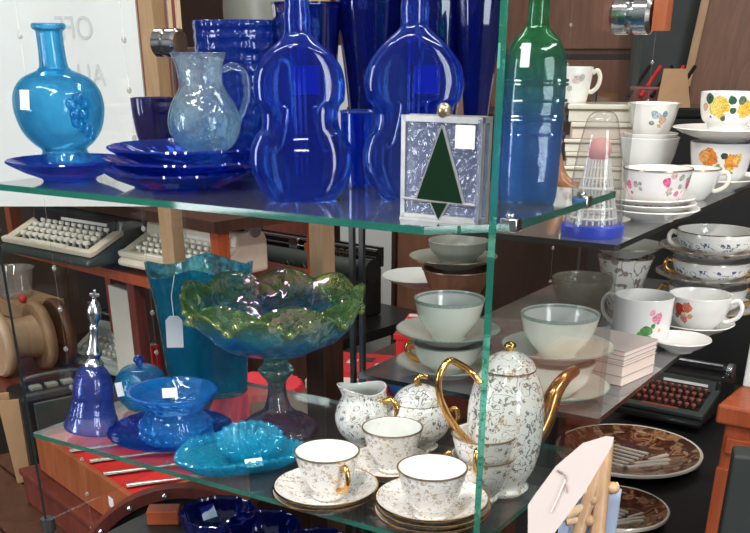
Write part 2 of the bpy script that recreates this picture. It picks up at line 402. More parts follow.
# ---- display case of clear glass: x -1.2 .. -.444, y .92 .. 1.30
ZU, ZL = 1.333, .973
XL, XR, YF, YB = -1.2, -.446, .92, 1.30
case = thing('glass_display_case', (XL, YF, 0), 'tall clear glass display case with green-edged shelves holding blue glass and gilt china', 'display case')
def loc(*p): return (p[0]-XL, p[1]-YF, p[2])
def slab(mb, x0, x1, y0, y1, z0, z1, cut=0):
    out = [(x0, y0), (x1-cut, y0), (x1, y0+cut), (x1, y1), (x0, y1)] if cut else [(x0, y0), (x1, y0), (x1, y1), (x0, y1)]
    n = len(out); vs = [(x, y, z0) for x, y in out]+[(x, y, z1) for x, y in out]
    mb.add(vs, [tuple(range(n))[::-1], tuple(range(n, 2*n))], 0, False)
    mb.add(vs, [(k, (k+1) % n, n+(k+1) % n, n+k) for k in range(n)], 1, False); return mb
def case_shelf(z, mat, t=.008):
    a = loc(XL+.002, YF, 0); b = loc(XR-.004, YB-.004, 0)
    return slab(MB(), a[0], b[0], a[1], b[1], z-t, z, .07).build('shelf', [mat, M['edge']], case)
case_shelf(ZU, M['shelf']); case_shelf(ZL, M['shelf_low'], .007)
def vpane(mb, x0, x1, y0, y1, z0, z1, edge_axis):
    vs = [(x, y, z) for x in (x0, x1) for y in (y0, y1) for z in (z0, z1)]
    F = [(0, 1, 3, 2), (4, 6, 7, 5), (0, 4, 5, 1), (2, 3, 7, 6), (0, 2, 6, 4), (1, 5, 7, 3)]
    for i, f in enumerate(F):
        big = (i in (0, 1)) if edge_axis == 'x' else (i in (2, 3))
        mb.add(vs, [f], 0 if big or i == 4 else (2 if i == 3 and edge_axis == 'x' else 1), False)
    return mb
a0 = loc(XR, YF, 0)
vpane(MB(), a0[0], a0[0]+.008, 0, YB-YF, .80, 1.86, 'x').build('side_panel', [M['pane'], M['edge'], M['pane_end']], case)['label'] = 'right glass side panel with thick green front edge'
vpane(MB(), -.006, 0, 0, YB-YF, .822, 1.86, 'x').build('side_panel', [M['pane'], M['edge_dark'], M['pane_end']], case)['label'] = 'left glass side panel with thin dark edge'
vpane(MB(), 0, XR-XL, YB-YF, YB-YF+.006, 1.84, 1.86, 'y').build('top_rail', [M['pane'], M['edge']], case)
for x, y in ((XL-.003, YF+.004), (XR+.004, YB-.02), (XR+.004, YF+.012)):
    q = loc(x, y, 0); mb = MB(); mb.lathe([(0, 0), (.016, 0), (.016, .012), (.005, .018), (.005, .80), (.011, .805), (.011, .826), (0, .826)], 16, 0, None, (q[0], q[1], 0))
    mb.build('foot_rod', M['steel_dark'], case)
# chrome stand-off fixings and shelf clips
def standoff(x, y, z, tip):
    q = loc(x, y, z); o = MB()
    pr = [(0, -.024), (.017, -.024), (.021, -.02), (.021, -.004), (.014, -.002), (.014, .002), (.021, .004), (.021, .02), (.017, .024), (0, .024)]
    mb = MB().lathe(pr, 24)
    mb.v = [(q[0]+zz, q[1]+xx, q[2]+yy) for xx, yy, zz in mb.v]
    f = mb.build('standoff_fixing', M['chrome'], case)
    if tip:
        t = MB().box((q[0]+.034, q[1], q[2]), (.016, .02, .034)).build('end_block', M['wood_box'], f); t['label'] = 'reddish brown end block'
standoff(XL, YB-.004, 1.503, False); standoff(XR+.004, YB-.03, 1.532, True)
for (px, py) in ((515, 222), (585, 206)):
    p = PX(px, py, XR-.006); q = loc(p.x, p.y, ZU)
    mb = MB().box((q[0]-.004, q[1], q[2]-.002), (.020, .018, .014)); mb.lathe([(0, 0), (.006, 0), (.006, .004), (0, .005)], 12, 0, None, (q[0]-.006, q[1], q[2]+.005))
    mb.build('shelf_clip', M['chrome'], case, bevel=.003)

# ---- neighbouring shelf unit: same heights of picture, standing behind the case
SX1, SX0, SY0, SY1 = -.447, -.875, 1.315, 2.30
ZRU, ZRM, TAB = 1.263, 1.019, .55
unit = thing('glass_shelf_unit', (SX0, SY0, TAB), 'two-tier glass shelf unit with dark edges loaded with patterned china', 'shelf unit')
for z in (ZRU, ZRM):
    slab(MB(), .012, SX1-SX0, 0, SY1-SY0, z-.008-TAB, z-TAB).build('shelf', [M['shelf_grey'], M['edge_dark']], unit)
for x, y in ((0.004, 0.0), (.004, .028), (.004, SY1-SY0), (SX1-SX0, SY1-SY0)):
    MB().box((x, y, (1.42-TAB)/2), (.008, .008, 1.42-TAB)).build('post', M['black'], unit)
# ---- dark counter under the unit
ct = thing('dark_counter', (-.9, 1.42, 0), 'low black counter under the china shelves with carved platters on it', 'counter')
MB().box((.255, .86, TAB-.02), (.53, 1.72, .04)).build('worktop', M['black'], ct, bevel=.004)
MB().box((.255, .87, (TAB-.04)/2), (.50, 1.66, TAB-.04)).build('cabinet_body', M['wood_dark'], ct)

# ---- bookcase with typewriters
bk = VP(P(101, 267, 1.0), math.radians(-11)); ZS = 1.0
u0, _ = bk.hit(10, 250); u1, _ = bk.hit(216, 240); _, ztop = bk.hit(60, 204); _, z3 = bk.hit(60, 402)
o0 = bk.w(u0, 0, 0)
bc = thing('orange_bookcase', o0, 'orange-brown wooden bookcase with old typewriters on its shelves', 'bookcase', rz=bk.a)
W = u1-u0; D = .34
MB().box((.012, .02, (ztop+ZS)/2), (.028, .032, ztop-ZS)).build('upright', M['wood_orange'], bc)
for x, y in ((.012, D-.03), (W-.012, .02), (W-.012, D-.03)): MB().box((x, y, ztop/2), (.028, .032, ztop)).build('upright', M['wood_orange'], bc)
ud, _ = bk.hit(132, 320); MB().box((ud-u0, .02, ZS/2-.01), (.03, .03, ZS-.03)).build('divider', M['wood_red'], bc)
MB().box((W/2, D/2, ZS-.012), (W-.05, D, .024)).build('shelf', M['wood_orange'], bc)
MB().box((W/2, D/2, z3-.01), (W-.05, D, .02)).build('shelf', M['wood_red'], bc)
MB().box((W/2, D/2, ztop+.012), (W+.02, D+.02, .024)).build('top', M['wood_dark'], bc)
MB().box((W/2, D-.006, ZS/2-.013), (W-.06, .012, ZS-.03)).box((W*.30, D-.006, (ztop+ZS)/2), (W*.55, .012, ztop-ZS-.002)).build('back_panel', M['wood_dark'], bc)

def typewriter(nm, loc_, rz, w, d, h, body, face_m, keym, label, rows=4, cols=11, group='old typewriters'):
    t = thing(nm, loc_, label, 'typewriter', group, rz)
    # side outline (y to the back, z): low keyboard deck, raised hood
    out = [(0, .018), (0, h*.30), (d*.10, h*.36), (d*.46, h*.62), (d*.50, h*.96), (d*.58, h), (d*.95, h*.97), (d, h*.8), (d, .018)]
    MB().prism([(a-d*.0, b) for a, b in out], 'x', -w/2, w/2).build('body', body, t, bevel=.008)
    sl = math.atan2(h*.28, d*.38)
    dk = MB()                                        # pale keyboard frame lying on the slope
    for s in (-1, 1): dk.box((s*w*.46, d*.30, h*.56), (w*.08, d*.46, .012), 0, 0, sl)
    dk.box((0, d*.07, h*.41), (w, d*.08, .014), 0, 0, sl*.6)
    dk.build('keyboard_frame', face_m, t, bevel=.003)
    MB().box((0, d*.475, h*.81), (w*.9, .006, h*.26), 0, 0, -.12).build('front_plate', M['black'] if body is M['grey_tw'] else face_m, t)
    MB().box((w*.12, d*.468, h*.82), (w*.5, .008, h*.06), 0, 0, -.12).build('name_strip', M['white'], t)
    key = None
    for r in range(rows):
        for c in range(cols):
            y = d*(.15+.36*(r+.5)/rows); z = h*.40+(y-d*.12)*math.tan(sl)+.006
            x = -w*.40+w*.80*(c+.5+(.25 if r % 2 else 0))/(cols+.3)
            if key is None:
                mb = MB().lathe([(.0, -.012), (.004, -.012), (.005, 0), (.0105, .001), (.0105, .007), (.008, .010), (0, .0085)], 10)
                s_ = w/.40; mb.v = [(a*s_, b*s_, e*s_) for a, b, e in mb.v]; key = mb.build('key', keym, t)
            else:
                key = key.copy(); C.objects.link(key)
            key.location = (x, y, z)
    MB().box((0, d*.09+.0, h*.44), (w*.42, .014, .012)).build('space_bar', keym, t, bevel=.003)
    mb = MB(); mb.tube([(-w*.46, d*.78, h*1.04), (w*.46, d*.78, h*1.04)], h*.13, 16); pl = mb.build('platen', M['black'], t)
    for s in (-1, 1): MB().tube([(s*w*.46, d*.78, h*1.04), (s*w*.52, d*.78, h*1.04)], h*.17, 16).build('platen_knob', M['silver'] if s > 0 else M['black'], t)
    MB().tube([(-w*.44, d*.72, h*1.16), (w*.42, d*.72, h*1.16)], .005, 8).build('paper_bail', M['silver'], t)
    MB().tube(smooth3([Vector((-w*.47, d*.7, h*1.1)), Vector((-w*.5, d*.6, h*1.3)), Vector((-w*.49, d*.55, h*1.42))]), .004, 8).build('carriage_lever', M['silver'], t)
    return t
def tw_at(pxL, pxR, z, d, h, vp_ang, **kw):
    a = P(*pxL, z); b = P(*pxR, z); w = (b-a).length; c = (a+b)/2; return typewriter(loc_=c, rz=math.atan2((b-a).y, (b-a).x), w=w, d=d, h=h, **kw)
tw_at((2, 259), (90, 277), ZS+.0, .23, .125, 0, nm='portable_typewriter', body=M['grey_tw'], face_m=M['cream_tw'], keym=M['key_cream'], label='dark grey portable typewriter with cream keys at the left end of the bookcase shelf')
tw_at((118, 273), (207, 292), ZS+.0, .20, .115, 0, nm='portable_typewriter', body=M['cream_tw'], face_m=M['cream_tw'], keym=M['key_cream'], label='cream typewriter behind the tan post, right of the dark grey typewriter')
z3s = z3
tw_at((70, 370), (128, 386), z3s, .19, .14, 0, nm='portable_typewriter', body=M['paleg'], face_m=M['paleg'], keym=M['key_cream'], label='pale green typewriter on the lower bookcase shelf behind the blue bell', rows=3, cols=9)
# tan uprights standing between the case and the bookcase
for px, py, dp, lab in ((172, 235, 1.86, 'slim tan wooden post in front of the cream typewriter'), (322, 250, 1.70, 'slim tan wooden post in front of the black typewriter')):
    p = PD(px, py, dp); zb1 = 0 if px < 200 else zat(p, 292)
    t = thing('wooden_post', (p.x, p.y, 0), lab, 'post', 'tan wooden posts', face(p)+.75)
    MB().box((0, 0, (zb1+1.96)/2), (.03, .034, 1.96-zb1)).build('shaft', M['wood_tan'], t, bevel=.002)
    if zb1: MB().box((0, 0, zb1/2), (.05, .05, zb1)).build('dark_base', M['wood_dark'], t, bevel=.003)
# white board on top of the bookcase, faint lettering seen from its back
pb = PD(146, 110, 2.12); bd = VP(pb, -YAW)
ul, zb = bd.hit(-60, 199); _, zt = bd.hit(146, -60)
brd = thing('white_sign_board', bd.w(ul, 0, ztop+.026), 'large white board with faint reversed grey lettering behind the turquoise bottle', 'sign', rz=bd.a)
MB().box((-ul/2, 0, (zt-ztop)/2), (-ul, .012, zt-ztop-.03)).build('panel', M['board'], brd)
def text(name, s, m, parent, size, mtx, align='CENTER', ext=.0004):
    cu = bpy.data.curves.new(name, 'FONT'); cu.body = s; cu.size = size; cu.extrude = ext; cu.align_x = align; cu.align_y = 'CENTER'
    cu.materials.append(m); tmp = bpy.data.objects.new(name+'_curve', cu); C.objects.link(tmp)
    bpy.context.view_layer.update(); me = bpy.data.meshes.new_from_object(tmp); bpy.data.objects.remove(tmp)
    o = bpy.data.objects.new(name, me); C.objects.link(o); o.parent = parent; o.matrix_local = mtx; return o
for s, px, py, sz in (('OFF', 75, 29, .062), ('ALL G', 79, 76, .060)):
    u, z = bd.hit(px, py)
    text('sign_lettering', s, M['ghost'], brd, sz, Matrix.Translation((u-ul, -.0068, z-ztop-.026)) @ Matrix(((-.72, 0, 0, 0), (0, 0, -1, 0), (0, 1, 0, 0), (0, 0, 0, 1))) )

# ---- black office typewriter on a stand
stz = .745
pk = P(288, 262, .92); ang = math.radians(-8)
st = thing('black_stand', (pk.x, pk.y, 0), 'black metal stand behind the case carrying the black office typewriter', 'stand', rz=ang)
MB().box((0, .1, stz-.015), (.56, .5, .03)).build('top', M['black'], st)
for x in (-.25, .25):
    for y in (-.12, .32): MB().box((x, y, (stz-.03)/2), (.03, .03, stz-.03)).build('leg', M['black'], st)
ot = thing('office_typewriter', (pk.x, pk.y, stz), 'black upright office typewriter with wide carriage seen above the green compote', 'typewriter', 'old typewriters', ang)
MB().prism([(-.12, 0), (-.12, .06), (.0, .10), (.02, .15), (.24, .15), (.24, 0)], 'x', -.17, .17).build('body', M['blackgloss'], ot, bevel=.01)
MB().tube([(-.23, .06, .175), (.25, .06, .175)], .026, 20).build('platen', M['grey_tw'], ot)
cr = MB(); cr.tube([(-.25, .03, .145), (.26, .03, .145)], .007, 8); cr.tube([(-.25, .0, .13), (.26, .0, .13)], .004, 8); cr.tube([(-.22, .11, .222), (.26, .11, .222)], .005, 8); cr.tube([(-.22, .10, .205), (.26, .10, .205)], .003, 8)
cr.build('carriage_rails', M['silver'], ot)
MB().box((.02, .12, .205), (.50, .012, .055)).build('paper_table', M['blackgloss'], ot)
for s in (-1, 1): MB().tube([(s*.245, .06, .175), (s*.285, .06, .175)], .034, 16).build('platen_knob', M['black'], ot)
MB().tube(smooth3([Vector((-.24, .03, .16)), Vector((-.20, -.01, .225)), Vector((-.14, .0, .235))]), .006, 8).build('carriage_lever', M['silver'], ot)
MB().box((-.06, .09, .205), (.035, .012, .045)).build('margin_stop', M['silver'], ot)
MB().box((-.0, .105, .20), (.045, .02, .03)).build('paper_scale', M['wood_box'], ot)
text('gilt_lettering', 'Under', M['goldline'], ot, .055, Matrix.Translation((.105, .1125, .205)) @ Matrix.Rotation(PI/2, 4, 'X'))
for x in (-.03, .04, .11): MB().tube([(x-.008, .03, .155), (x, .026, .17), (x+.008, .03, .155)], .002, 6).build('type_guide', M['silver'], ot)

# ---- things on the floor side, lower left
def slab_at(name, A, Cc, B, z, h, m, label, cat, **k):
    """box whose top has the corner A, the near corner Cc along the front and the far corner B"""
    a = P(*A, z); c = P(*Cc, z); b = P(*B, z); fx = c-a; rz = math.atan2(fx.y, fx.x); n = Vector((-fx.y, fx.x, 0)).normalized(); wd = abs((b-a).dot(n))
    return a, rz, fx.length, wd
zt_ = .72
a, rz, L_, Wd = slab_at('x', (34, 431), (131, 497), (82, 405), zt_, .08, None, '', '')
L_ *= 1.0
cb = thing('cutlery_canteen', (a.x, a.y, zt_-.095), 'long orange-brown wooden box lined in red felt and laid with cutlery, below the blue bell', 'box', rz=rz)
Wd = .27
mb = MB(); t = .012
mb.box((L_/2, t/2, .047), (L_, t, .094)); mb.box((L_/2, Wd-t/2, .047), (L_, t, .094)); mb.box((t/2, Wd/2, .047), (t, Wd-2*t, .094)); mb.box((L_-t/2, Wd/2, .047), (t, Wd-2*t, .094)); mb.box((L_/2, Wd/2, .005), (L_-2*t, Wd-2*t, .01))
mb.build('case_body', M['wood_box'], cb, bevel=.002)
MB().box((L_/2, Wd/2, .045), (L_-2*t-.001, Wd-2*t-.001, .07)).build('felt_lining', M['red'], cb)
sticker(cb, (L_*.80, -.0006, .05), .022, .022, (0, -1, 0))
def fork(loc_, rz, label):
    t = thing('dinner_fork', loc_, label, 'fork', 'forks in the red box', rz)
    MB().tube([(0, 0, .005), (.09, 0, .006), (.15, 0, .008)], [.009, .005, .006], 8, 0, False, .5).build('handle', M['tape'], t)
    mb = MB(); mb.box((.165, 0, .009), (.034, .032, .003))
    for k in range(4): mb.box((.205, -.0125+k*.0083, .010), (.055, .0045, .003))
    mb.build('tines', M['tape'], t); return t
ca, sa = math.cos(rz), math.sin(rz)
for i in range(4):
    u, v = L_*.30+.085*i, .02+.008*(i % 2)
    fork((a.x+ca*u-sa*v, a.y+sa*u+ca*v, zt_-.0145), rz+1.2, ('fork', 'leftmost fork in the red-lined box', 'second fork from the left in the red-lined box', 'third fork from the left in the red-lined box', 'rightmost fork in the red-lined box')[i+1])
zt2 = zt_-.097
db = thing('dark_wooden_box', (a.x-ca*.055+sa*.03, a.y-sa*.055-ca*.03, zt2-.085), 'dark red-brown lidded wooden box underneath the cutlery box', 'box', rz=rz)
MB().box((L_*.53, .17, .034), (L_*1.02, .34, .068)).build('body', M['wood_red'], db, bevel=.004); MB().box((L_*.53, .17, .076), (L_*1.04, .35, .016)).build('lid', M['wood_red'], db, bevel=.004)
zt3 = zt2-.087
ta = P(-40, 476, zt3); 
M['bench'] = wood('dark_bench_wood', (.07, .03, .018), (.12, .055, .032), 5)
tb = thing('rough_wooden_bench', (a.x-.45, a.y-.12, 0), 'rough brown wooden bench carrying the stacked boxes at lower left', 'bench', rz=rz)
for k in range(4): MB().box((.37, .055+.14*k, zt3-.02), (.74, .135, .04)).build('plank', M['bench'], tb, bevel=.006)
for x in (.1, .64):
    for y in (.05, .5): MB().tube([(x, y, zt3-.04), (x, y, 0)], .022, 10).build('leg', M['wood_dark'], tb)
# round dark table with a pulley-like wooden ornament
tz = z3+.034
pt = P(20, 372, tz)
rt = thing('round_dark_tray', (pt.x, pt.y, z3), 'round dark-stained wooden tray with moulded rim on the lower bookcase shelf at the left edge', 'tray')
Rr = 76*K(pt)
MB().lathe([(0, 0), (Rr*.9, 0), (Rr*.97, .008), (Rr, .02), (Rr*.99, .034), (Rr*.93, .034), (Rr*.92, .030), (0, .030)], 64).build('tray_board', M['wood_red'], rt)
MB().lathe([(Rr*.93, .034), (Rr*1.0, .034), (Rr*1.0, .040), (Rr*.93, .040), (Rr*.93, .034)], 64).build('rim_moulding', M['wood_dark'], rt)
tz -= .004
pp = P(34, 372, tz)
pu = thing('wooden_pulley', (pp.x-.02, pp.y, tz), 'tan wooden pulley block with thick round cheeks on the dark round tray', 'pulley', rz=face(pp)+.35); pu.scale = (1.3, 1.3, 1.3)
for x, m in ((-.062, 'wood_pale'), (.038, 'wood_tan'), (.085, 'wood_brown')):
    mb = MB().lathe([(0, -.012), (.075, -.012), (.08, -.006), (.08, .006), (.075, .012), (0, .012)], 36); mb.v = [(z+x, y, xx+.08) for xx, y, z in mb.v]; mb.build('cheek', M[m], pu)
mb = MB().lathe([(.05, -.05), (.046, 0), (.05, .05)], 28); mb.v = [(z-.012, y, xx+.08) for xx, y, z in mb.v]; mb.build('sheave', M['wood_pale'], pu)
MB().tube([(-.1, 0, .08), (.12, 0, .08)], .012, 12).build('axle', M['wood_brown'], pu)
pw = P(64, 360, tz); o = MB().prism([(-.05, 0), (.06, 0), (.04, .014), (-.01, .022), (-.05, .016)], 'y', -.02, .02).build('wooden_wedge', M['wood_pale'], None, (pw.x, pw.y, tz), face(pw)-.2, .003); tag(o, 'small pale wooden wedge lying on the dark round tray', 'wedge')
pw = P(2, 372, tz)
rb = thing('red_box', (pw.x-.05, pw.y, tz), 'bright red box cut off by the left edge on the round tray', 'box', rz=face(pw)+.2)
MB().box((0, 0, .055), (.10, .05, .11)).build('carton', M['redbox'], rb, bevel=.003)
text('box_lettering', 'a', M['sticker'], rb, .03, Matrix.Translation((.036, -.0256, .03)) @ Matrix.Rotation(PI/2, 4, 'X'))
# wooden crate and clear tub on the bookcase's lower level, left
p = P(30, 352, z3); p = Vector((p.x-.04, p.y+.06, z3)); cr = thing('small_wooden_crate', (p.x, p.y, z3), 'tan wooden crate standing behind the pulley block', 'crate', rz=bk.a)
mb = MB(); cz = zat(p, 296)-z3; hs = (cz-.004)/3
for k in range(3):
    for y in (-.07, .07): mb.box((0, y, hs*(k+.5)), (.20, .010, hs*.9))
    for x in (-.095, .095): mb.box((x, 0, hs*(k+.5)), (.010, .13, hs*.9))
mb.box((0, 0, cz-.006), (.19, .13, .008)); cz += z3+.013
mb.build('slatted_sides', M['wood_tan'], cr); 
o = MB().lathe(shell([(.05, 0), (.055, .01), (.07, .09), (.074, .095)], .0025), 32).build('clear_plastic_tub', M['clear'], None, (p.x-.035, p.y-.02, cz-.015)); tag(o, 'cloudy clear plastic tub on the wooden crate at left', 'tub')
o = MB().ball((0, 0, .014), .014, 10).build('red_bead', M['redbox'], None, (p.x+.06, p.y-.07, cz-.015)); tag(o, 'small red ball beside the clear tub', 'ball')
# black radio case
p = P(72, 436, .0+.62); zc = .62
p = PD(66, 425, 2.42)
rd = thing('black_radio', (p.x, p.y, zt3), 'black portable radio cabinet with rounded corners and carrying handle, left of the blue bell', 'radio', rz=face(p)+.35)
H = zat(p, 388)-zt3
MB().box((.0, .05, H/2), (.20, .12, H)).build('cabinet', M['black'], rd, bevel=.014)
MB().box((0, -.0125, H-.07), (.15, .006, .10)).build('grille', M['grey_tw'], rd, bevel=.004)
MB().tube(smooth3([Vector((-.07, .05, H)), Vector((-.06, .05, H+.022)), Vector((.06, .05, H+.022)), Vector((.07, .05, H))]), .005, 8).build('handle', M['grey_tw'], rd)
for k in range(3): MB().box((-.05+.04*k, .03, H+.004), (.028, .022, .010)).build('push_button', M['greypot'], rd, bevel=.002)
p = PD(22, 415, 2.38); H = zat(p, 396)-zt3
o = MB().loft([[(x*s, y*s, z) for x, y in ((-.04, -.03), (.04, -.03), (.04, .03), (-.04, .03))] for s, z in ((.8, 0), (1.1, H), (1.0, H), (.78, H-.06))], 0, True, False).build('cardboard_bin', M['card'], None, (p.x-.01, p.y-.0, zt3), face(p)); tag(o, 'narrow tan cardboard bin left of the black radio', 'bin')
# books standing by the divider
for k, (px, m, lab, zt__) in enumerate(((146, 'cream', 'cream book standing upright left of the teal vase', 292), (157, 'redbox', 'red book standing upright left of the teal vase', 345))):
    p = P(px+2, 400, z3); p = PD(px, 380, 2.72); p.z = z3; hb = zat(p, zt__)-z3
    b = thing('upright_book', (p.x, p.y, z3), lab, 'book', 'books standing beside the bookcase divider', face(p)+.5)
    MB().box((0, .06, hb/2), (.028, .14, hb)).build('cover', M[m], b, bevel=.002); MB().box((0, .062, hb-.001), (.022, .13, .004)).build('pages', M['paper'], b)
# big black drum with a reddish hoop, leaning
p = PD(184, 592, 1.80); R_ = 108*K(p)
du = thing('black_drum', (p.x, p.y, p.z), 'big round black drum with reddish-brown wooden hoop standing below the lower shelf, bottom left', 'drum', rz=face(p))
def disc(prf, name, m, seg=72):
    mb = MB().lathe(prf, seg); tl = math.radians(-12)
    mb.v = [(x, (z*math.cos(tl)-y*math.sin(tl)), (z*math.sin(tl)+y*math.cos(tl))) for x, y, z in mb.v]; return mb.build(name, m, du)
disc([(0, .0), (R_*.90, 0), (R_*.90, .09), (0, .09)], 'drum_shell', M['drumblack'])
disc([(R_*.89, -.006), (R_*.99, -.010), (R_*1.0, -.002), (R_*1.0, .03), (R_*.90, .03), (R_*.89, -.006)], 'front_hoop', M['wood_red'])
for k in range(7):
    a = math.radians(95+20*k); MB().ball((R_*.945*math.cos(a), -.012-.0*k+R_*.945*math.sin(a)*math.sin(math.radians(12))*1.0, R_*.945*math.sin(a)*math.cos(math.radians(12))), .0055, 6).build('hoop_stud', M['silver'], du)
ds = thing('drum_stool', (p.x, p.y+.04, 0), 'low dark stool holding up the black drum', 'stool', rz=face(p))
hz_ = p.z-R_-.012
MB().box((0, 0, hz_-.015), (.26, .22, .03)).build('seat', M['wood_dark'], ds)
for x in (-.1, .1):
    for y in (-.08, .08): MB().box((x, y, (hz_-.03)/2), (.03, .03, hz_-.03)).build('leg', M['wood_dark'], ds)
# red pleated lampshade behind the compote and brown case with round tin
sd = thing('side_table', (-1.40, 1.40, 0), 'low dark side table behind the case holding the red lampshade and boxes', 'table')
MB().box((.26, .60, .765), (.44, 1.0, .03)).build('top', M['wood_dark'], sd)
for x in (.07, .45):
    for y in (.14, 1.06): MB().box((x, y, .375), (.035, .035, .75)).build('leg', M['wood_dark'], sd)
TS = .78
p = P(236, 428, TS); H = zat(p, 392)
o = MB()
def pleat(a, r, z, i): return r*(1+.035*math.cos(28*a)), z
o.lathe([(.0, TS), (.115, TS), (.12, TS), (.085, H), (.075, H), (0, H-.01)], 168, 0, pleat)
o = o.build('pleated_lampshade', M['redfab'], None, (p.x+.01, p.y+.08, 0)); tag(o, 'bright red pleated lampshade under the teal vase', 'lampshade')
p = P(293, 446, TS)
lc = thing('leather_case', (p.x, p.y, TS), 'flat brown leather case with a round tin on top, behind the compote foot', 'case', rz=face(p)+.1)
H = zat(p, 414)-TS
MB().box((0, .08, H/2), (.155, .18, H)).build('case_body', M['leather'], lc, bevel=.012)
MB().box((0, -.012, H*.55), (.03, .006, .02)).build('clasp', M['silver'], lc)
MB().box((0, .08, H*.62), (.158, .183, .004)).build('seam', M['wood_dark'], lc)
p2 = P(317, 402, TS+H)
o = MB().lathe([(0, 0), (.026, 0), (.029, .004), (.029, .012), (.024, .016), (.02, .014), (0, .014)], 36).build('round_tin', M['wood_brown'], None, (p2.x, p2.y, TS+H)); tag(o, 'round brown tin lid resting on the leather case', 'tin')
# striped red boxes and ball beyond the case, on the table
p = P(382, 352, .8)
sx = thing('striped_red_box', (-1.08, 2.12, TS), 'large red box with white striped lid behind the left stack of green-banded cups', 'box', rz=.35)
MB().box((0, 0, .05), (.30, .2, .10)).build('carton', M['redbox'], sx, bevel=.003); MB().box((0, 0, .106), (.31, .21, .014)).build('lid', M['redbox'], sx, bevel=.002)
for k in range(4): MB().box((0, -.075+.05*k, .1145), (.30, .018, .002)).build('stripe', M['stripe_w'], sx)
s2 = thing('flat_red_box', (-1.22, 1.90, TS), 'flat red game box with white blotches beside the blue ball', 'box', rz=.3)
MB().box((0, 0, .028), (.20, .15, .056)).build('carton', M['redbox'], s2, bevel=.002)
for k in range(5): MB().box((-.07+.035*k, -.02+.02*(k % 3), .0565), (.022, .03, .002)).build('printed_patch', M['stripe_w'] if k % 2 else M['black'], s2)
s3 = thing('pink_striped_carton', (-1.25, 1.80, TS), 'small pale pink carton standing below the flat red game box', 'box', rz=.4)
MB().box((0, 0, .02), (.12, .05, .04)).build('carton', M['pinkcard'], s3, bevel=.002)
bl = thing('two_tone_ball', (-1.09, 1.86, TS+.045), 'blue ball with a red cap next to the red game box', 'ball', rz=0)
MB().lathe([(.045*math.sin(PI*i/16), -.045*math.cos(PI*i/16)) for i in range(17)], 32).build('ball_body', M['ballb'], bl)
mb = MB().lathe([(.046*math.sin(PI*i/18), -.046*math.cos(PI*i/18)) for i in range(7)], 32); mb.v = [(z, y, x) for x, y, z in mb.v]; mb.build('red_cap', M['redbox'], bl)
# grey-white panel and brown cabinet far behind, above the red boxes
p = PD(366, 262, 3.3); o = MB().box((0, 0, .75), (.17, .03, 1.5)).build('pale_grey_panel', M['greywall'], None, (p.x, p.y, 0), face(p)); tag(o, 'pale grey upright panel behind the black office typewriter', 'panel')
p = PD(394, 240, 3.3)
fc = thing('brown_cupboard', (p.x, p.y+.1, 0), 'tall dark brown cupboard right of the grey panel', 'cupboard', rz=face(p))
H = 2.25
MB().box((.09, .2, H/2), (.28, .36, H)).build('carcass', M['wood_dark'], fc); MB().box((.09, .012, H/2), (.26, .02, H-.06)).build('door', M['wood_brown'], fc, bevel=.004)
MB().ball((.2, -.008, 1.1), .012).build('door_knob', M['goldline'], fc)

# ---- upper background
def lean(name, m, label, cat, px0, py0, px1, py1, wpx, dp, th=.02, group=None):
    """a straight board between two picture points at one distance, going on down to the floor"""
    a = PD(px0, py0, dp); w = wpx*dp/FPX; o = MB().box((0, 0, 1.12), (w, th, 2.24)).build(name, m, None, (PD(px1, py1, dp).x, PD(px1, py1, dp).y, 0), face(a)); tag(o, label, cat, group); return o
# brick pier behind the white board
p = PD(150, 20, 3.9); o = MB().box((0, 0, 1.4), (.24, .24, 2.8)).build('brick_pier', M['brick'], None, (p.x, p.y, 0), face(p)); tag(o, 'red brick pier just right of the white board', 'pier')
p = PD(174, 14, 2.9); b = thing('wooden_slat_pair', (p.x, p.y, 0), 'pair of pale wooden slats hanging down beside the brick pier', 'slats', rz=face(p))
zb_ = zat(p, 29)
for x, w in ((-.012, .012), (.012, .016)): MB().box((x, 0, (zb_+3.0)/2), (w, .012, 3.0-zb_)).build('slat', M['wood_pale'], b)
# tall dark red cabinet with the grey crock on it
p = PD(252, 46, 3.3); zc = zat(p, 47)
tc = thing('dark_cabinet', (p.x, p.y, 0), 'tall dark cabinet behind the cobalt vases carrying a grey crock', 'cabinet', rz=face(p))
MB().box((.0, .25, zc/2), (.54, .44, zc)).build('carcass', M['wood_dark'], tc, bevel=.005)
for s in (-1, 1): MB().box((s*.132, .022, zc/2), (.25, .016, zc-.08)).build('door', M['wood_red'], tc, bevel=.004); MB().ball((s*.03, .006, zc-.4), .012).build('door_knob', M['goldline'], tc)
o = MB().lathe(shell(smoothp([(.13, 0), (.17, .03), (.18, .12), (.165, .30), (.17, .32)], 3), .01), 40).build('grey_crock', M['greypot'], None, (p.x, p.y+.14, zc)); tag(o, 'grey-green glazed crock on the dark cabinet', 'crock')
q = PD(272, 20, 3.1); qd = thing('round_grey_clock', (q.x, q.y+.12, zc), 'round grey dial leaning in front of the crock', 'dial', rz=face(q))
mb = MB().lathe([(0, 0), (.06, 0), (.064, .006), (.06, .012), (.05, .010), (0, .010)], 40); mb.v = [(x, -z, y+.064) for x, y, z in mb.v]; mb.build('case_ring', M['greywall'], qd)
mb = MB().lathe([(.0, .0), (.022, 0), (.022, .005), (.014, .005), (.014, .002), (0, .002)], 24); mb.v = [(x, -z-.010, y+.064) for x, y, z in mb.v]; mb.build('inner_dial', M['greypot'], qd)
q = PD(197, 36, 2.62); o = MB().box((0, 0, .03), (.05, .03, .06)).build('red_trinket_box', M['redbox'], None, (p.x-.17, p.y-.02, zc), face(q), .006); tag(o, 'small red box on the dark cabinet left of the crock', 'box')
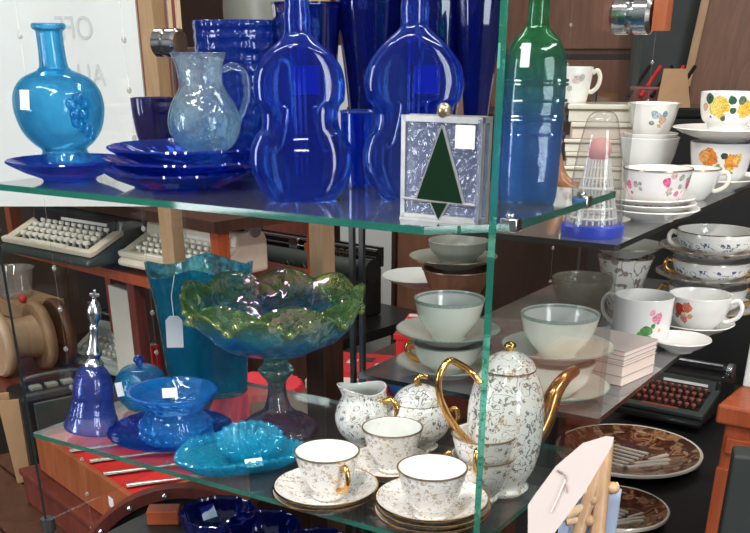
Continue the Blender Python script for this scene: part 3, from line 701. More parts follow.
# wall panelling, chalkboard and leaning frame at upper right
p = PD(600, 30, 3.55); wd = thing('brown_wardrobe', (p.x-.05, p.y, 0), 'brown wooden wardrobe behind the case at upper right', 'wardrobe', rz=face(p))
MB().box((.0, .15, 1.25), (.70, .26, 2.5)).build('carcass', M['wood_brown'], wd)
zr = zat(p, 57)
MB().box((0, .01, (zr+2.5)/2+.01), (.72, .02, 2.5-zr-.03)).build('door', M['rust'], wd, bevel=.004); zq = zat(p, 112); MB().box((0, .012, (zr+zq)/2), (.68, .02, zr-zq-.02)).build('drawer_front', M['rust'], wd, bevel=.004); MB().box((0, .012, zq/2), (.68, .02, zq-.02)).build('lower_door', M['wood_dark'], wd, bevel=.004)
MB().box((0, .016, zr), (.74, .008, .02)).build('shadow_gap', M['black'], wd)
p = PD(682, 40, 3.45); cbk = thing('chalkboard', (p.x+.01, p.y, 0), 'dark chalkboard standing behind the rose-painted cups', 'chalkboard', rz=face(p)+.1)
MB().box((0, 0, 1.15), (.36, .02, 2.3)).build('slate', M['chalk'], cbk)
for k in range(7):
    x = -.1+.03*k; MB().box((x, -.0105, 1.76+.02*(k % 3)), (.003, .001, .05+.02*(k % 2)), 0, 0, 0).build('chalk_mark', M['greypot'], cbk)
fr = thing('leaning_wood_panel', (0, 0, 0), 'brown framed wooden panel leaning at the right edge behind the yellow rose cup', 'panel')
p = PD(672, 45, 3.42); fr.location = (p.x+.06, p.y, 0); fr.rotation_euler = (0, .10, face(p))
MB().box((0, 0, 1.1), (.26, .02, 2.2)).build('panel', M['wood_brown'], fr); MB().box((-.13, -.006, 1.1), (.028, .035, 2.2)).build('frame_stile', M['wood_tan'], fr, bevel=.003)
# things behind the cups: dark chest, striped cloth roll, cardboard
p = PD(690, 110, 3.08); z0 = zat(p, 108)
ch = thing('black_chest', (p.x, p.y, 0), 'black chest behind the upper row of cups', 'chest', rz=face(p))
MB().box((.03, .14, (z0-.03)/2), (.62, .24, z0-.03)).build('chest_body', M['black'], ch, bevel=.006); MB().box((.03, .14, z0-.015), (.64, .26, .03)).build('lid', M['blackgloss'], ch, bevel=.006)
def on_chest(px): q = PD(px, 100, 3.12); return (q.x, q.y+.03, z0)
c = on_chest(655); bs = thing('striped_basket', c, 'dark red basket with black slanting bars behind the flower-painted bowl', 'basket', rz=face(p))
MB().box((0, .02, .03), (.19, .08, .06)).build('basket_body', M['wood_red'], bs, bevel=.008)
for k in range(5): MB().tube([(-.09+.035*k, -.03, .03), (-.04+.035*k, .05, .115)], .006, 8).build('bar', M['black'] if k % 2 == 0 else M['redbox'], bs)
c = on_chest(676); o = MB().loft([[(x, y, 0) for x, y in ((-.05, -.01), (.055, -.01), (.055, .02), (-.05, .02))], [(x, y, .11) for x, y in ((-.04, -.005), (.03, -.005), (.03, .015), (-.04, .015))]], 0, True, False).build('torn_cardboard', M['card'], None, (c[0], c[1]-.06, c[2]), face(p)); tag(o, 'piece of brown cardboard standing left of the yellow rose cup', 'cardboard')
c = on_chest(600); o = MB().lathe(smoothp([(0, .002), (.05, .0), (.06, .02), (.045, .04), (.0, .05)], 4), 28).build('brown_pebble_pot', M['wood_brown'], None, (c[0], c[1]-.02, c[2])); tag(o, 'small rounded brown pot behind the gold-handled cup', 'pot')

# ---- lower right: platters, red-key typewriter, orange cabinet
def platter(px, py, hw, label, n):
    p = P(px, py, TAB); r = hw*K(p)
    t = thing('carved_platter', (p.x, p.y, TAB), label, 'platter', 'brown carved platters', face(p)+.2)
    pr = [(0, .0), (r*.55, 0), (r*.62, .004), (r*.98, .022), (r, .026), (r*.985, .029), (r*.66, .012), (r*.62, .010), (0, .008)]
    MB().lathe(pr, 72, 0).build('dish', [M['platter']], t)
    MB().lathe([(r*.965, .0275), (r*1.006, .0225), (r*1.008, .029), (r*.985, .031), (r*.965, .0295)], 72).build('pale_rim_edge', M['cream'], t)
    for k in range(6): MB().box((-r*.02-r*.055*k, r*.28-r*.115*k, .0112), (r*(.78-.07*k), r*.045, .004), -.62).build('carved_rib', M['cream'], t)
    for x, y, l_, an in ((.30, -.22, .55, .35), (.22, -.36, .62, .30), (.42, -.05, .35, .6)): MB().box((r*x, r*y, .0112), (r*l_, r*.06, .004), an).build('carved_leaf', M['cream'], t)
    for k in range(16):
        a = 2*PI*k/16; 
        MB().tube([(r*(.80+.06*(k % 2))*math.cos(a+q_*.05), r*(.80+.06*(k % 2))*math.sin(a+q_*.05), .0195+.0015*(k % 2)) for q_ in (-2, -1, 0, 1, 2)], [r*.012, r*.03, r*.038, r*.03, r*.01], 8, 0, False, .35).build('rim_leaf', M['olive'] if k % 5 == 1 else M['tanglaze'], t)
    return t
M['tanglaze'] = plain('tan_glaze', (.42, .26, .14), .3, 0, .35, 40); M['olive'] = plain('olive_green_glaze', (.16, .20, .07), .3); 
m, nt, out = newmat('brown_carved_glaze'); v = objc(nt); f = noise(nt, v, 26, 2, .5, 1.0)
b = pbsdf(nt, ramp(nt, f, [(.40, (.055, .014, .008)), (.50, (.14, .04, .02)), (.58, (.40, .22, .11)), (.66, (.10, .03, .016))]), .18, coat=.5); nt.links.new(b.outputs[0], out.inputs[0]); M['platter'] = m
platter(627, 459, 71, 'brown carved oval platter with pale ribs, the upper of the two on the black counter', 0)
platter(612, 518, 54, 'smaller brown carved platter with green leaf, in front under the paper tag', 1)
tw_at((610, 418), (698, 436), TAB, .30, .12, 0, nm='portable_typewriter', body=M['blackgloss'], face_m=M['grey_tw'], keym=M['key_red'], label='black typewriter with brown-red keys under the china shelves', rows=4, cols=10)
p = P(716, 475, TAB); 
p = PD(732, 440, 1.78); H = zat(p, 407)
oc = thing('orange_cabinet', (p.x, p.y, 0), 'small orange-red wooden cabinet with panelled side at the right edge', 'cabinet', rz=face(p)-.25)
MB().box((.11, .15, H/2-.02), (.26, .28, H-.04)).build('carcass', M['wood_orange'], oc, bevel=.004); MB().box((.11, .15, H-.018), (.29, .31, .036)).build('top', M['wood_orange'], oc, bevel=.005)
for x in (-.005, .225): MB().box((x, .006, H/2-.05), (.03, .014, H-.14)).build('stile', M['wood_orange'], oc, bevel=.002)
MB().box((.11, .006, H-.075), (.24, .014, .03)).build('rail', M['wood_orange'], oc, bevel=.002); MB().box((.11, .006, H-.27), (.24, .014, .03)).build('rail', M['wood_orange'], oc, bevel=.002)
wb = PD(752, 405, 1.85); o = MB().box((0, 0, .05), (.08, .08, .10)).build('white_carton', M['whitebox'], None, (wb.x+.015, wb.y+.05, H), face(wb)-.2, .003); tag(o, 'small white carton standing on the orange cabinet', 'box')
dp_ = PD(748, 480, 1.55); o = MB().box((0, 0, .45), (.06, .05, .9)).build('black_post', M['chalk'], None, (dp_.x, dp_.y, 0), face(dp_)+.1, .004)
o.scale = (1, 1, zat(dp_, 452)/.9); tag(o, 'dark post in front of the orange cabinet at the right edge', 'post')
p = PD(714, 365, 3.05); o = MB().box((0, 0, .75), (.045, .03, 1.5)).build('black_upright', M['black'], None, (p.x, p.y, 0), face(p)); tag(o, 'black upright between the china shelves and the orange cabinet', 'post')
# foreground: wooden drying rack holding a paper tag
dpt = 1.02
def fp(px, py, d=dpt): return PD(px, py, d)
base = fp(580, 500); rk = thing('wooden_easel_rack', (base.x, base.y, 0), 'small turned wooden easel standing in front of the glass side panel', 'easel')
def rl(q): return Vector((q.x-base.x, q.y-base.y, q.z))
def stick(name, a, b, r, m='wood_tan'): return MB().tube([rl(a), rl(b)], r, 12).build(name, M[m], rk)
fl = lambda px, py, d: P(px, py, 0)
s1 = stick('upright', fp(606, 440, 1.05), fp(587, 640, 1.05), .0085)
s2_ = stick('upright', fp(598, 470, 1.05), fp(545, 640, 1.05), .007)
stick('rail', fp(583, 492, 1.05), fp(618, 486, 1.05), .0045, 'wood_pale'); stick('rail', fp(566, 522, 1.05), fp(600, 517, 1.05), .0045, 'wood_pale'); stick('rail', fp(536, 528, 1.05), fp(602, 500, 1.05), .0055, 'wood_pale')
for a in (fp(592, 500, 1.05), fp(588, 520, 1.05), fp(612, 488, 1.05)): MB().ball(rl(a), .0085, 8, 0, (1, 1, .8)).build('turned_knob', M['wood_tan'], rk)
for a in (fp(587, 640, 1.05), fp(545, 640, 1.05)): MB().tube([rl(a), Vector((rl(a).x, rl(a).y, 0))], .008, 10).build('leg', M['wood_tan'], rk)
# paper tag: a sheet leaning on the easel
cs = [(606, 436), (614, 437), (612, 446), (585, 492), (556, 531), (540, 556), (528, 545), (528, 505), (534, 496), (556, 466), (583, 443)]
tg = thing('paper_tag', fp(570, 490), 'large pale pink paper tag leaning on the wooden easel', 'tag')
q0 = fp(570, 490)
ring1 = [fp(x, y, 1.00-.0004*(x-570))-q0 for x, y in cs]; nrm = Fv*.0012
MB().loft([[tuple(p_) for p_ in ring1], [tuple(p_+nrm) for p_ in ring1]], 0, True, False).build('sheet', M['paper'], tg)
for pts in (((557, 470), (563, 473)), ((565, 474), (566, 480)), ((566, 484), (567, 492)), ((566, 478), (557, 500), (551, 512))):
    MB().tube([fp(x, y, .998-.0004*(x-570))-q0 for x, y in pts], .0009 if len(pts) < 3 else .0007, 6).build('ink_stroke', M['ink_line'] if len(pts) < 3 else M['pinkcard'], tg)
# blue-grey cloth hanging on the rack
q = fp(588, 512, 1.09); o = MB()
rows = []
for j in range(9):
    rows.append([(-.03+.06*i/12+.004*math.sin(i*1.3), .006*math.sin(i*1.1+j*.3), .03-.10*j/8) for i in range(13)])
vs = [p_ for r in rows for p_ in r]; o.add(vs, [(j*13+i, j*13+i+1, (j+1)*13+i+1, (j+1)*13+i) for j in range(8) for i in range(12)], 0)
o = o.build('hanging_cloth', M['bluegrey'], None, (q.x, q.y, q.z), face(q)); sm = o.modifiers.new('solid', 'SOLIDIFY'); sm.thickness = .003; tag(o, 'blue-grey cloth hanging behind the wooden easel', 'cloth')
# ------------------------------------------------------------------ glassware on the upper shelf
def sup(hw, t, z, n=44, e=.62, rot=0, c=(0, 0)):
    r = []
    for k in range(n):
        a = 2*PI*k/n; x = hw*math.copysign(abs(math.cos(a))**e, math.cos(a)); y = t*math.copysign(abs(math.sin(a))**e, math.sin(a))
        r.append((c[0]+x*math.cos(rot)-y*math.sin(rot), c[1]+x*math.sin(rot)+y*math.cos(rot), z))
    return r
G_UP = 'glass on the upper shelf'
def violin(px, py, tmax, hl, label, seal):
    p = P(px, py, ZU); pr = smoothp(prof(p, hl), 2); t = thing('violin_bottle', (p.x, p.y, ZU), label, 'bottle', 'violin-shaped cobalt bottles', face(p))
    depth_ = lambda r, z: min(tmax, r*.96)
    mb = MB().loft([sup(r, depth_(r, z)*(1 if z > .004 else .93), z, 44, .70 if r > .03 else 1) for r, z in pr]); mb.build('body', M['cobalt'], t, sharp=0)
    zt = pr[-1][1]; zn = [z for r, z in pr if r < .021][0]
    rg = MB()                                           # raised fingerboard down the front, bridge and sound holes
    for x in (-.006, 0, .006): rg.tube([(x, -tmax-.001, .03), (x, -tmax-.0015, zn*.75), (x, -tmax*.72, zn*.97)], .0016, 6)
    for z in (zn*.33, zn*.40): rg.tube([(-.008, -tmax-.001, z), (.008, -tmax-.001, z)], .0016, 6)
    rg.build('raised_strings', M['cobalt'], t)
    for s in (-1, 1):
        MB().tube(smooth3([Vector((s*.019, -tmax-.0005, zn*.60)), Vector((s*.014, -tmax-.0008, zn*.585)), Vector((s*.017, -tmax-.001, zn*.48)), Vector((s*.023, -tmax-.001, zn*.36)), Vector((s*.029, -tmax-.0005, zn*.33)), Vector((s*.031, -tmax-.0002, zn*.36))]), .0014, 6).build('sound_hole', M['cobalt'], t)
    sticker(t, (seal[0], tmax+.0012, zn*seal[1]), .028, .030, (0, 1, 0), M['bluesticker'], 'back_label')
    return t
violin(303, 200, .024, [(30, 200), (35, 198), (43, 187), (50, 172), (51.5, 158), (50, 146), (46, 137), (45, 134), (40, 130), (38, 122), (38, 114), (40, 106), (44.5, 101), (45, 98), (46, 88), (45, 76), (42, 66), (35, 55), (24, 45), (16, 38), (13, 30), (13.5, 16), (12, 5), (12, -28)],
       'cobalt blue violin-shaped bottle, left one, standing left of the dark tumblers and mug', (.008, .75))
violin(412, 199, .024, [(26, 199), (32, 197), (41, 186), (49, 170), (50.5, 156), (49, 145), (46, 137), (45, 134), (41, 130), (39, 121), (39, 113), (42, 105), (47, 100), (48, 96), (50, 86), (49, 74), (46, 63), (37, 50), (25, 37), (17, 30), (14, 22), (14.5, 8), (13, -6), (13, -30)],
       'cobalt blue violin-shaped bottle half hidden behind the stained glass tree panel', (.013, .72))
def vessel(name, px, py, z, pts, mat, label, cat, group=None, t=.003, n=56, fn=None, sm=4, part='body', hollow=True, sy=1, rz=None):
    p = P(px, py, z); pr = smoothp(prof(p, pts), sm) if sm else prof(p, pts)
    th = thing(name, (p.x, p.y, z), label, cat, group, face(p) if rz is None else rz)
    MB().lathe(shell(pr, t) if hollow else [(0, 0)]+pr+[(0, pr[-1][1])], n, 0, fn, sy=sy).build(part, mat, th); return th, p, pr
# turquoise bottle on its cobalt saucer
def scal(n, amt, r0=0):
    return lambda a, r, z, i: (r*(1+(amt*abs(math.cos(n*a/2)) if r > r0 else 0)), z)
p = P(70, 180, ZU); R = 59*K(p)
o = thing('glass_saucer', (p.x, p.y, ZU), 'deep cobalt glass saucer underneath the turquoise bottle', 'saucer', 'cobalt glass plates', face(p))
MB().lathe([(0, .002), (R*.40, .002), (R*.43, 0), (R*.46, .004), (R*.72, .012), (R*.98, .024), (R, .0255), (R*.985, .0275), (R*.7, .017), (R*.45, .0105), (0, .010)], 64, 0, scal(40, .012, R*.9)).build('plate', M['cobalt_saucer'], o)
zs = ZU+.0105
bt, pb_, prb = vessel('turquoise_bottle', 67, 166, zs, [(25, 166), (25.5, 162), (23, 154), (22, 149), (30, 142), (39, 129), (44, 109), (42, 91), (33, 78), (19, 71), (14.5, 68), (13, 52), (13, 35), (13.5, 31), (16, 29), (17, 26), (16.5, 24)], M['turq'],
       'bright turquoise round-bodied bottle with tall neck and pressed flower at far left', 'bottle', G_UP, .004)
mb = MB(); k_ = K(pb_)
for j in range(5):
    a = 2*PI*j/5+.3; ang_ = -PI/2+.42+.17*math.cos(a); zz = zat(pb_, 105)-pb_.z+.011*math.sin(a); rr = 44*k_*math.sqrt(max(.1, 1-((zz-(zat(pb_, 107)-pb_.z))/(50*k_))**2))
    mb.ball((rr*math.cos(ang_), rr*math.sin(ang_), zz), .008, 8)
for j in range(4): mb.ball((44*k_*.99*math.cos(-PI/2+.3+.12*j), 44*k_*.99*math.sin(-PI/2+.3+.12*j), zat(pb_, 118)-pb_.z-.006*j), .006, 8, 0, (1, 1, 1.6))
mb.build('pressed_flower', M['turq'], bt)
mb = MB().lathe([(r*k_, zat(pb_, y)-pb_.z) for r, y in ((14.5, 71), (16, 69.5), (14.5, 68))], 40); mb.build('neck_ring', M['turq'], bt)
ax = -PI/2-.78; rr = 42.5*k_; zz = zat(pb_, 98)-pb_.z; sticker(bt, (rr*math.cos(ax), rr*math.sin(ax), zz), .017, .025, (math.cos(ax), math.sin(ax), .15))
# three scalloped blue plates with the pale jug on top
pp_ = P(181, 186, ZU); R = 80*K(pp_)
for k in range(3):
    z = ZU+.0135*k; rk_ = R*(.90, 1.0, .97)[k]; dx = (0, .004, -.004)[k]
    o = thing('glass_plate', (pp_.x+dx, pp_.y+.012*k, z), ('bottom cobalt scalloped glass plate of the three under the pale jug', 'middle cobalt scalloped glass plate of the three under the pale jug', 'top cobalt scalloped glass plate with the pale jug standing on it')[k], 'plate', 'cobalt glass plates', face(pp_))
    MB().lathe([(0, .001), (rk_*.60, .001), (rk_*.62, 0), (rk_*.66, .003), (rk_*.86, .0115), (rk_*.98, .0185), (rk_, .020), (rk_*.985, .0225), (rk_*.85, .0165), (rk_*.66, .009), (rk_*.58, .0075), (0, .0075)], 120, 0, scal(20, .03, rk_*.8)).build('dish', M['cobalt_saucer'], o)
zj = ZU+.027+.008
jg, pj, prj = vessel('pale_glass_jug', 207, 160, zj, [(23, 160), (24, 156), (21, 151), (27, 146), (34, 134), (36, 120), (32, 104), (24, 91), (21, 81), (22, 68), (25, 57), (27, 53)], M['pale'], 'small pale blue crackle glass jug with looped handle standing on the cobalt plates', 'jug', G_UP, .003,
       fn=lambda a, r, z, i: (r*(1+(.10*max(0, math.cos(a-PI*.95))**6 if z > .095 else 0)), z))
k_ = K(pj); zz = lambda y: zat(pj, y)-pj.z
MB().tube(smooth3(radial(.1, [(21*k_, zz(70)), (32*k_, zz(66)), (42*k_, zz(74)), (44*k_, zz(92)), (39*k_, zz(110)), (33*k_, zz(121))])), [.0042]*31, 10).build('handle', M['pale'], jg)
o = MB().lathe([(.028, 0), (.0285, .001)], 4)
# cobalt small bowl, quilted pot, dark tumblers, mug at the back
vessel('cobalt_bowl', 158, 156, ZU, [(9, 156), (12, 153), (17, 141), (20, 124), (21.5, 104), (21.5, 98)], M['cobalt_deep'], 'small ribbed cobalt bowl behind the pale glass jug', 'bowl', G_UP, .003, fn=lambda a, r, z, i: (r*(1+.025*math.cos(18*a)), z))
vessel('quilted_cobalt_vase', 247, 174, ZU, [(34, 174), (38, 170), (41, 140), (43, 100), (44, 60), (45, 30), (45.5, 21)], M['cobalt_pattern'], 'wide quilted cobalt vase behind the pale jug and left violin bottle', 'vase', G_UP, .003, 120, lambda a, r, z, i: (r*(1+.020*math.cos(28*a+z*230)*math.cos(28*a-z*230)), z), 12)
for px, py, pts, lab in ((311, 176, [(19, 176), (21, 170), (27, 90), (34, 10), (35, 5)], 'dark cobalt flared tumbler behind the left violin bottle'),
                         (371, 175, [(15, 175), (17, 170), (24, 90), (35, 3), (37, -14)], 'tall dark cobalt flared vase between the two violin bottles'),
                         (432, 177, [(16, 177), (18, 172), (26, 90), (33, 0), (35, -16)], 'dark cobalt flared vase behind the right violin bottle neck'),
                         (473, 180, [(8, 180), (9, 172), (12, 115), (21, 40), (27, -16)], 'narrow dark cobalt flared vase right of the right violin bottle')):
    vessel('cobalt_tumbler', px, py, ZU, pts, M['cobalt_deep'], lab, 'vase', 'dark cobalt tumblers at the back', .003, 64, lambda a, r, z, i: (r*(1+.012*math.cos(12*a)), z))
th, p, pr = vessel('cobalt_mug', 361, 187, ZU, [(18, 187), (19, 183), (19.5, 150), (20, 115), (20.5, 111)], M['cobalt'], 'short cobalt mug with pale rim between the violin bottles', 'mug', G_UP, .003)
ring(pr[-1][0], pr[-1][1], .0016).build('pale_rim', M['pale'], th)
# stained glass panel with a dark green tree
a = P(398, 219, ZU); b = P(474, 226, ZU); w = (b-a).length; rz = math.atan2((b-a).y, (b-a).x)
sg = thing('stained_glass_panel', (a.x, a.y, ZU), 'leaded stained glass box panel showing a dark green tree on clear textured glass', 'stained glass', None, rz)
H = zat(a, 115)-ZU; T_ = .030
def bar(mb, x0, z0, x1, z1, r=.0022, y=-.001): mb.tube([(x0, y, z0), (x1, y, z1)], r, 8)
MB().box((w/2, T_*.35, H/2), (w-.004, .003, H-.004)).build('textured_glass', M['lilac'], sg)
MB().box((w/2, T_-.002, H/2), (w-.004, .003, H-.004)).build('back_glass', M['lilac'], sg)
MB().box((w-.001, T_/2+.002, H/2), (.003, T_-.006, H-.004)).build('side_glass', M['lilac'], sg)
X = lambda px: (px-398)/(474-398)*w
Z = lambda py: H*(219-py)/(219-115)
y1 = T_*.35-.0035
MB().prism([(X(414), Z(197)), (X(459), Z(199)), (X(437), Z(126))], 'y', y1-.0005, y1+.003).build('tree_crown', M['darkgreen'], sg)
MB().prism([(X(428), Z(200)), (X(444), Z(200)), (X(436), Z(217))], 'y', y1-.0005, y1+.003).build('tree_stem', M['darkgreen'], sg)
mb = MB(); y = T_*.35-.002
for q in ((399, 198, 474, 200), (413, 198, 437, 124), (460, 200, 437, 124), (427, 200, 436, 218), (445, 200, 436, 218)): bar(mb, X(q[0]), Z(q[1]), X(q[2]), Z(q[3]), .0017, y)
mb.build('lead_lines', M['lead'], sg)
mb = MB()
for x in (.001, w-.001):
    for yy in (T_*.35, T_-.002): mb.box((x, yy, H/2), (.005, .006, H))
for z in (.003, H-.003):
    for yy in (T_*.35, T_-.002): mb.box((w/2, yy, z), (w, .006, .006))
    mb.box((w-.001, T_*.6, z), (.005, T_*.8, .006))
mb.box((w/2, T_*.6, .001), (w, T_, .002)); mb.build('lead_frame', M['lead'], sg)
MB().ball((X(437), T_*.35, H+.005), .0075, 8).build('top_bead', M['goldline'], sg)
sticker(sg, (X(459), T_*.35-.0022, Z(134)), .022, .022, (0, -1, 0))
# tall green-to-blue bottle
p = P(526, 203, ZU)
gb = thing('green_blue_bottle', (p.x, p.y, ZU), 'tall ribbed square bottle shading from green neck to blue base, right end of the shelf', 'bottle', G_UP, face(p)+.25)
pr = smoothp(prof(p, [(25, 203), (28, 200), (30, 180), (31, 140), (31.5, 90), (31, 66), (29, 53), (22, 38), (13, 28), (11.5, 20), (11, 5), (12, -20), (12.5, -40)]), 4)
mb = MB(); rg = []
for i, (r, z) in enumerate(pr):
    e = .62 if r > .024 else 1; rg.append(sup(r*.96, r*.86, z, 44, e))
inn = [sup(max(r-.0035, .004)*.96, max(r-.0035, .004)*.86, max(z, .006), 44, .62 if r > .024 else 1) for r, z in reversed(pr)]
mb.loft(rg+inn).build('body', M['greenblue'], gb, sharp=60)
rb = MB()
for y in (80, 84, 100, 115, 119, 133):
    z = zat(p, y)-ZU; r = 31.3*K(p); pts = sup(r*.96, r*.86, z, 40, .62)
    rb.tube([Vector(q) for q in pts], .0016, 6, 0, True)
rb.build('raised_ribs', M['greenblue'], gb)
sticker(gb, (-.020, -.033, zat(p, 55)-ZU), .010, .024, (-.4, -1, .25))
# ------------------------------------------------------------------ glassware on the lower shelf
p = P(93, 432, ZL)
be = thing('glass_bell', (p.x, p.y, ZL+.006), 'blue cut-glass hand bell with silver handle at the left of the lower shelf', 'bell', 'glass on the lower shelf', face(p))
be.rotation_euler = (0, math.radians(8), face(p)); pr = smoothp(prof(p, [(27, 432), (27.5, 429), (24, 420), (20.5, 408), (19.5, 394), (17.5, 382), (13, 373), (7, 368)]), 8)
MB().lathe(pr+[(r-.003, z) for r, z in reversed(pr)]+[pr[0]], 96, 0, lambda a, r, z, i: (r*(1+(.022*math.cos(12*a+z*300)*math.cos(12*a-z*300) if .012 < z < .055 else .018*abs(math.cos(8*a)) if z >= .055 else .003)), z)).build('glass_skirt', M['bellglass'], be)
zr = lambda y: zat(p, y)-p.z
k_ = K(p)
MB().lathe(smoothp([(0, zr(371)), (9*k_, zr(370)), (9.5*k_, zr(366)), (6.5*k_, zr(362)), (8*k_, zr(357)), (5.5*k_, zr(350)), (4.2*k_, zr(340)), (4.6*k_, zr(331)), (3.6*k_, zr(328)), (6*k_, zr(322)), (7*k_, zr(315)), (5*k_, zr(308)), (2.2*k_, zr(304)), (2.5*k_, zr(301)), (0, zr(299))], 3), 28).build('silver_handle', M['silver'], be)
MB().box((0, 0, zr(299)), (.014, .004, .0045)).box((0, 0, zr(299)), (.0045, .004, .014)).build('cross_finial', M['silver'], be, bevel=.001)
# apple-shaped lidded jar
p = P(144, 408, ZL)
ap = thing('apple_jar', (p.x, p.y, ZL), 'turquoise round lidded jar with cobalt knob behind the pedestal bowl', 'jar', 'glass on the lower shelf', face(p))
pr = smoothp(prof(p, [(14, 408), (18, 405), (25, 395), (27, 384), (23, 375)]), 4)
MB().lathe(shell(pr, .003), 48).build('body', M['turq'], ap)
pr2 = smoothp(prof(p, [(14, 408), (23, 374.5), (17, 368), (8, 366), (3, 367)])[1:], 4); MB().lathe(pr2+[(0, pr2[-1][1])]+[(0, pr2[-1][1]-.003)]+[(max(r-.002, .001), z-.003) for r, z in reversed(pr2)], 48).build('lid', M['turq'], ap)
z_ = zat(p, 366)-p.z; MB().lathe(smoothp([(.004, z_-.001), (.005, z_+.004), (.009, z_+.010), (.006, z_+.016), (.0, z_+.018)], 3), 20).build('knob', M['cobalt'], ap)
sticker(ap, (-.034, -.026, zat(p, 383)-p.z), .016, .022, (-.75, -.65, .1), roll=.3)
# blue scalloped saucer and pedestal bowl
p = P(172, 438, ZL); R = 61*K(p)
o = thing('glass_saucer', (p.x, p.y, ZL), 'transparent cobalt scalloped saucer underneath the pedestal bowl', 'saucer', 'cobalt glass plates', face(p))
MB().lathe([(0, .001), (R*.5, .001), (R*.53, 0), (R*.58, .003), (R*.97, .013), (R, .015), (R*.98, .0165), (R*.6, .0075), (R*.5, .006), (0, .006)], 120, 0, scal(28, .025, R*.8)).build('plate', M['cobalt_saucer'], o)
p = P(177, 438, ZL+.007)
pb2 = thing('pedestal_bowl', (p.x, p.y, ZL+.007), 'turquoise pressed glass pedestal bowl with wide rim on the cobalt saucer', 'bowl', 'glass on the lower shelf', face(p))
pr = prof(p, [(32, 438), (34, 434), (34.5, 426), (32, 417), (28, 412), (27, 408)]); MB().lathe([(0, 0)]+smoothp(pr, 4)+[(0, pr[-1][1])], 64, 0, lambda a, r, z, i: (r*(1+.02*math.cos(16*a)), z)).build('pedestal', M['turq_pressed'], pb2)
mb = MB()
for row, n in ((431, 22), (423, 22)):
    z = zat(p, row)-p.z
    for j in range(n): a = 2*PI*(j+.5*(row > 425))/n; mb.ball((34.3*K(p)*math.cos(a), 34.3*K(p)*math.sin(a), z), .0048, 5)
mb.build('pressed_beads', M['turq_pressed'], pb2)
zb0 = zat(p, 410)-p.z; k_ = K(p); h_ = zat(p, 391)-p.z
pr = smoothp([(.0, zb0), (22*k_, zb0), (33*k_, zb0+(h_-zb0)*.35), (38*k_, zb0+(h_-zb0)*.7), (43*k_, h_)], 4)
MB().lathe(pr+[(43*k_, h_+.002), (41*k_, h_+.002), (37*k_, h_-.006), (31*k_, zb0+(h_-zb0)*.45), (20*k_, zb0+.006), (0, zb0+.005)], 72).build('bowl', M['turq_pressed'], pb2)
mb = MB(); ring(43*k_, h_, .002, mb=mb); ring(37.5*k_, zb0+(h_-zb0)*.62, .0018, mb=mb); mb.build('rim_ridges', M['turq_pressed'], pb2)
sticker(pb2, (-.004, .026, zb0+(h_-zb0)*.62), .022, .015, (0, -.75, .6))
# aqua pressed dish with a swirl cup
p = P(238, 466, ZL)
ad = thing('aqua_leaf_dish', (p.x, p.y, ZL), 'aqua pressed glass leaf-shaped dish with swirled centre cup in front of the compote', 'dish', 'glass on the lower shelf', face(p))
k_ = K(p); out = []
def leaf(a, s): 
    r = 1+.10*math.cos(3*a+.6); return Vector((62*k_*r*s*math.cos(a), 46*k_*r*s*math.sin(a), 0))
rings = []
for s, z in ((.0, 0), (.55, 0), (.8, .006), (.95, .018), (1.0, .024)): rings.append([tuple(leaf(2*PI*k/120, s*(1+(.045*math.cos(30*2*PI*k/120) if s > .9 else 0)))+Vector((0, 0, z))) for k in range(120)])
for s, z in ((.97, .026), (.92, .021), (.77, .011), (.52, .005), (0, .005)): rings.append([tuple(leaf(2*PI*k/120, s*(1+(.045*math.cos(30*2*PI*k/120) if s > .9 else 0)))+Vector((0, 0, z))) for k in range(120)])
MB().loft(rings, 0, False).build('leaf_tray', M['aqua_pressed'], ad)
mb = MB()
for k in range(46): a = 2*PI*k/46; q = leaf(a, 1.0); mb.ball((q.x, q.y, .0255), .0034, 5)
mb.build('beaded_rim', M['aqua_pressed'], ad)
k2 = 33*k_; cx, cyy = 14*k_, .010
cpf = lambda a, r, z, i: (r*(1+.075*math.cos(20*a+z*200)), z+.5*(r/.045)*.016*math.sin(a)*(z > .008))
mb = MB().lathe(shell(smoothp([(k2*.45, .006), (k2*.66, .014), (k2*.86, .026), (k2, .038)], 4), .004), 100, 0, cpf, (cx, cyy, 0)); cu_ = mb.build('swirl_cup', M['aqua_pressed'], ad)
mb = MB()
for k in range(14):
    a = 2*PI*k/14; mb.tube(smooth3([Vector((cx+.004*math.cos(a), cyy+.004*math.sin(a), .0165)), Vector((cx+k2*.4*math.cos(a+.35), cyy+k2*.4*math.sin(a+.35), .0175)), Vector((cx+k2*.72*math.cos(a+.8), cyy+k2*.72*math.sin(a+.8), .024+.006*math.sin(a+.8)))], 4), .0026, 6)
mb.build('swirl_ribs', M['aqua_pressed'], cu_)
sticker(ad, (cx+.002, cyy-k2*1.18, .022), .024, .012, (.1, -.6, .8))
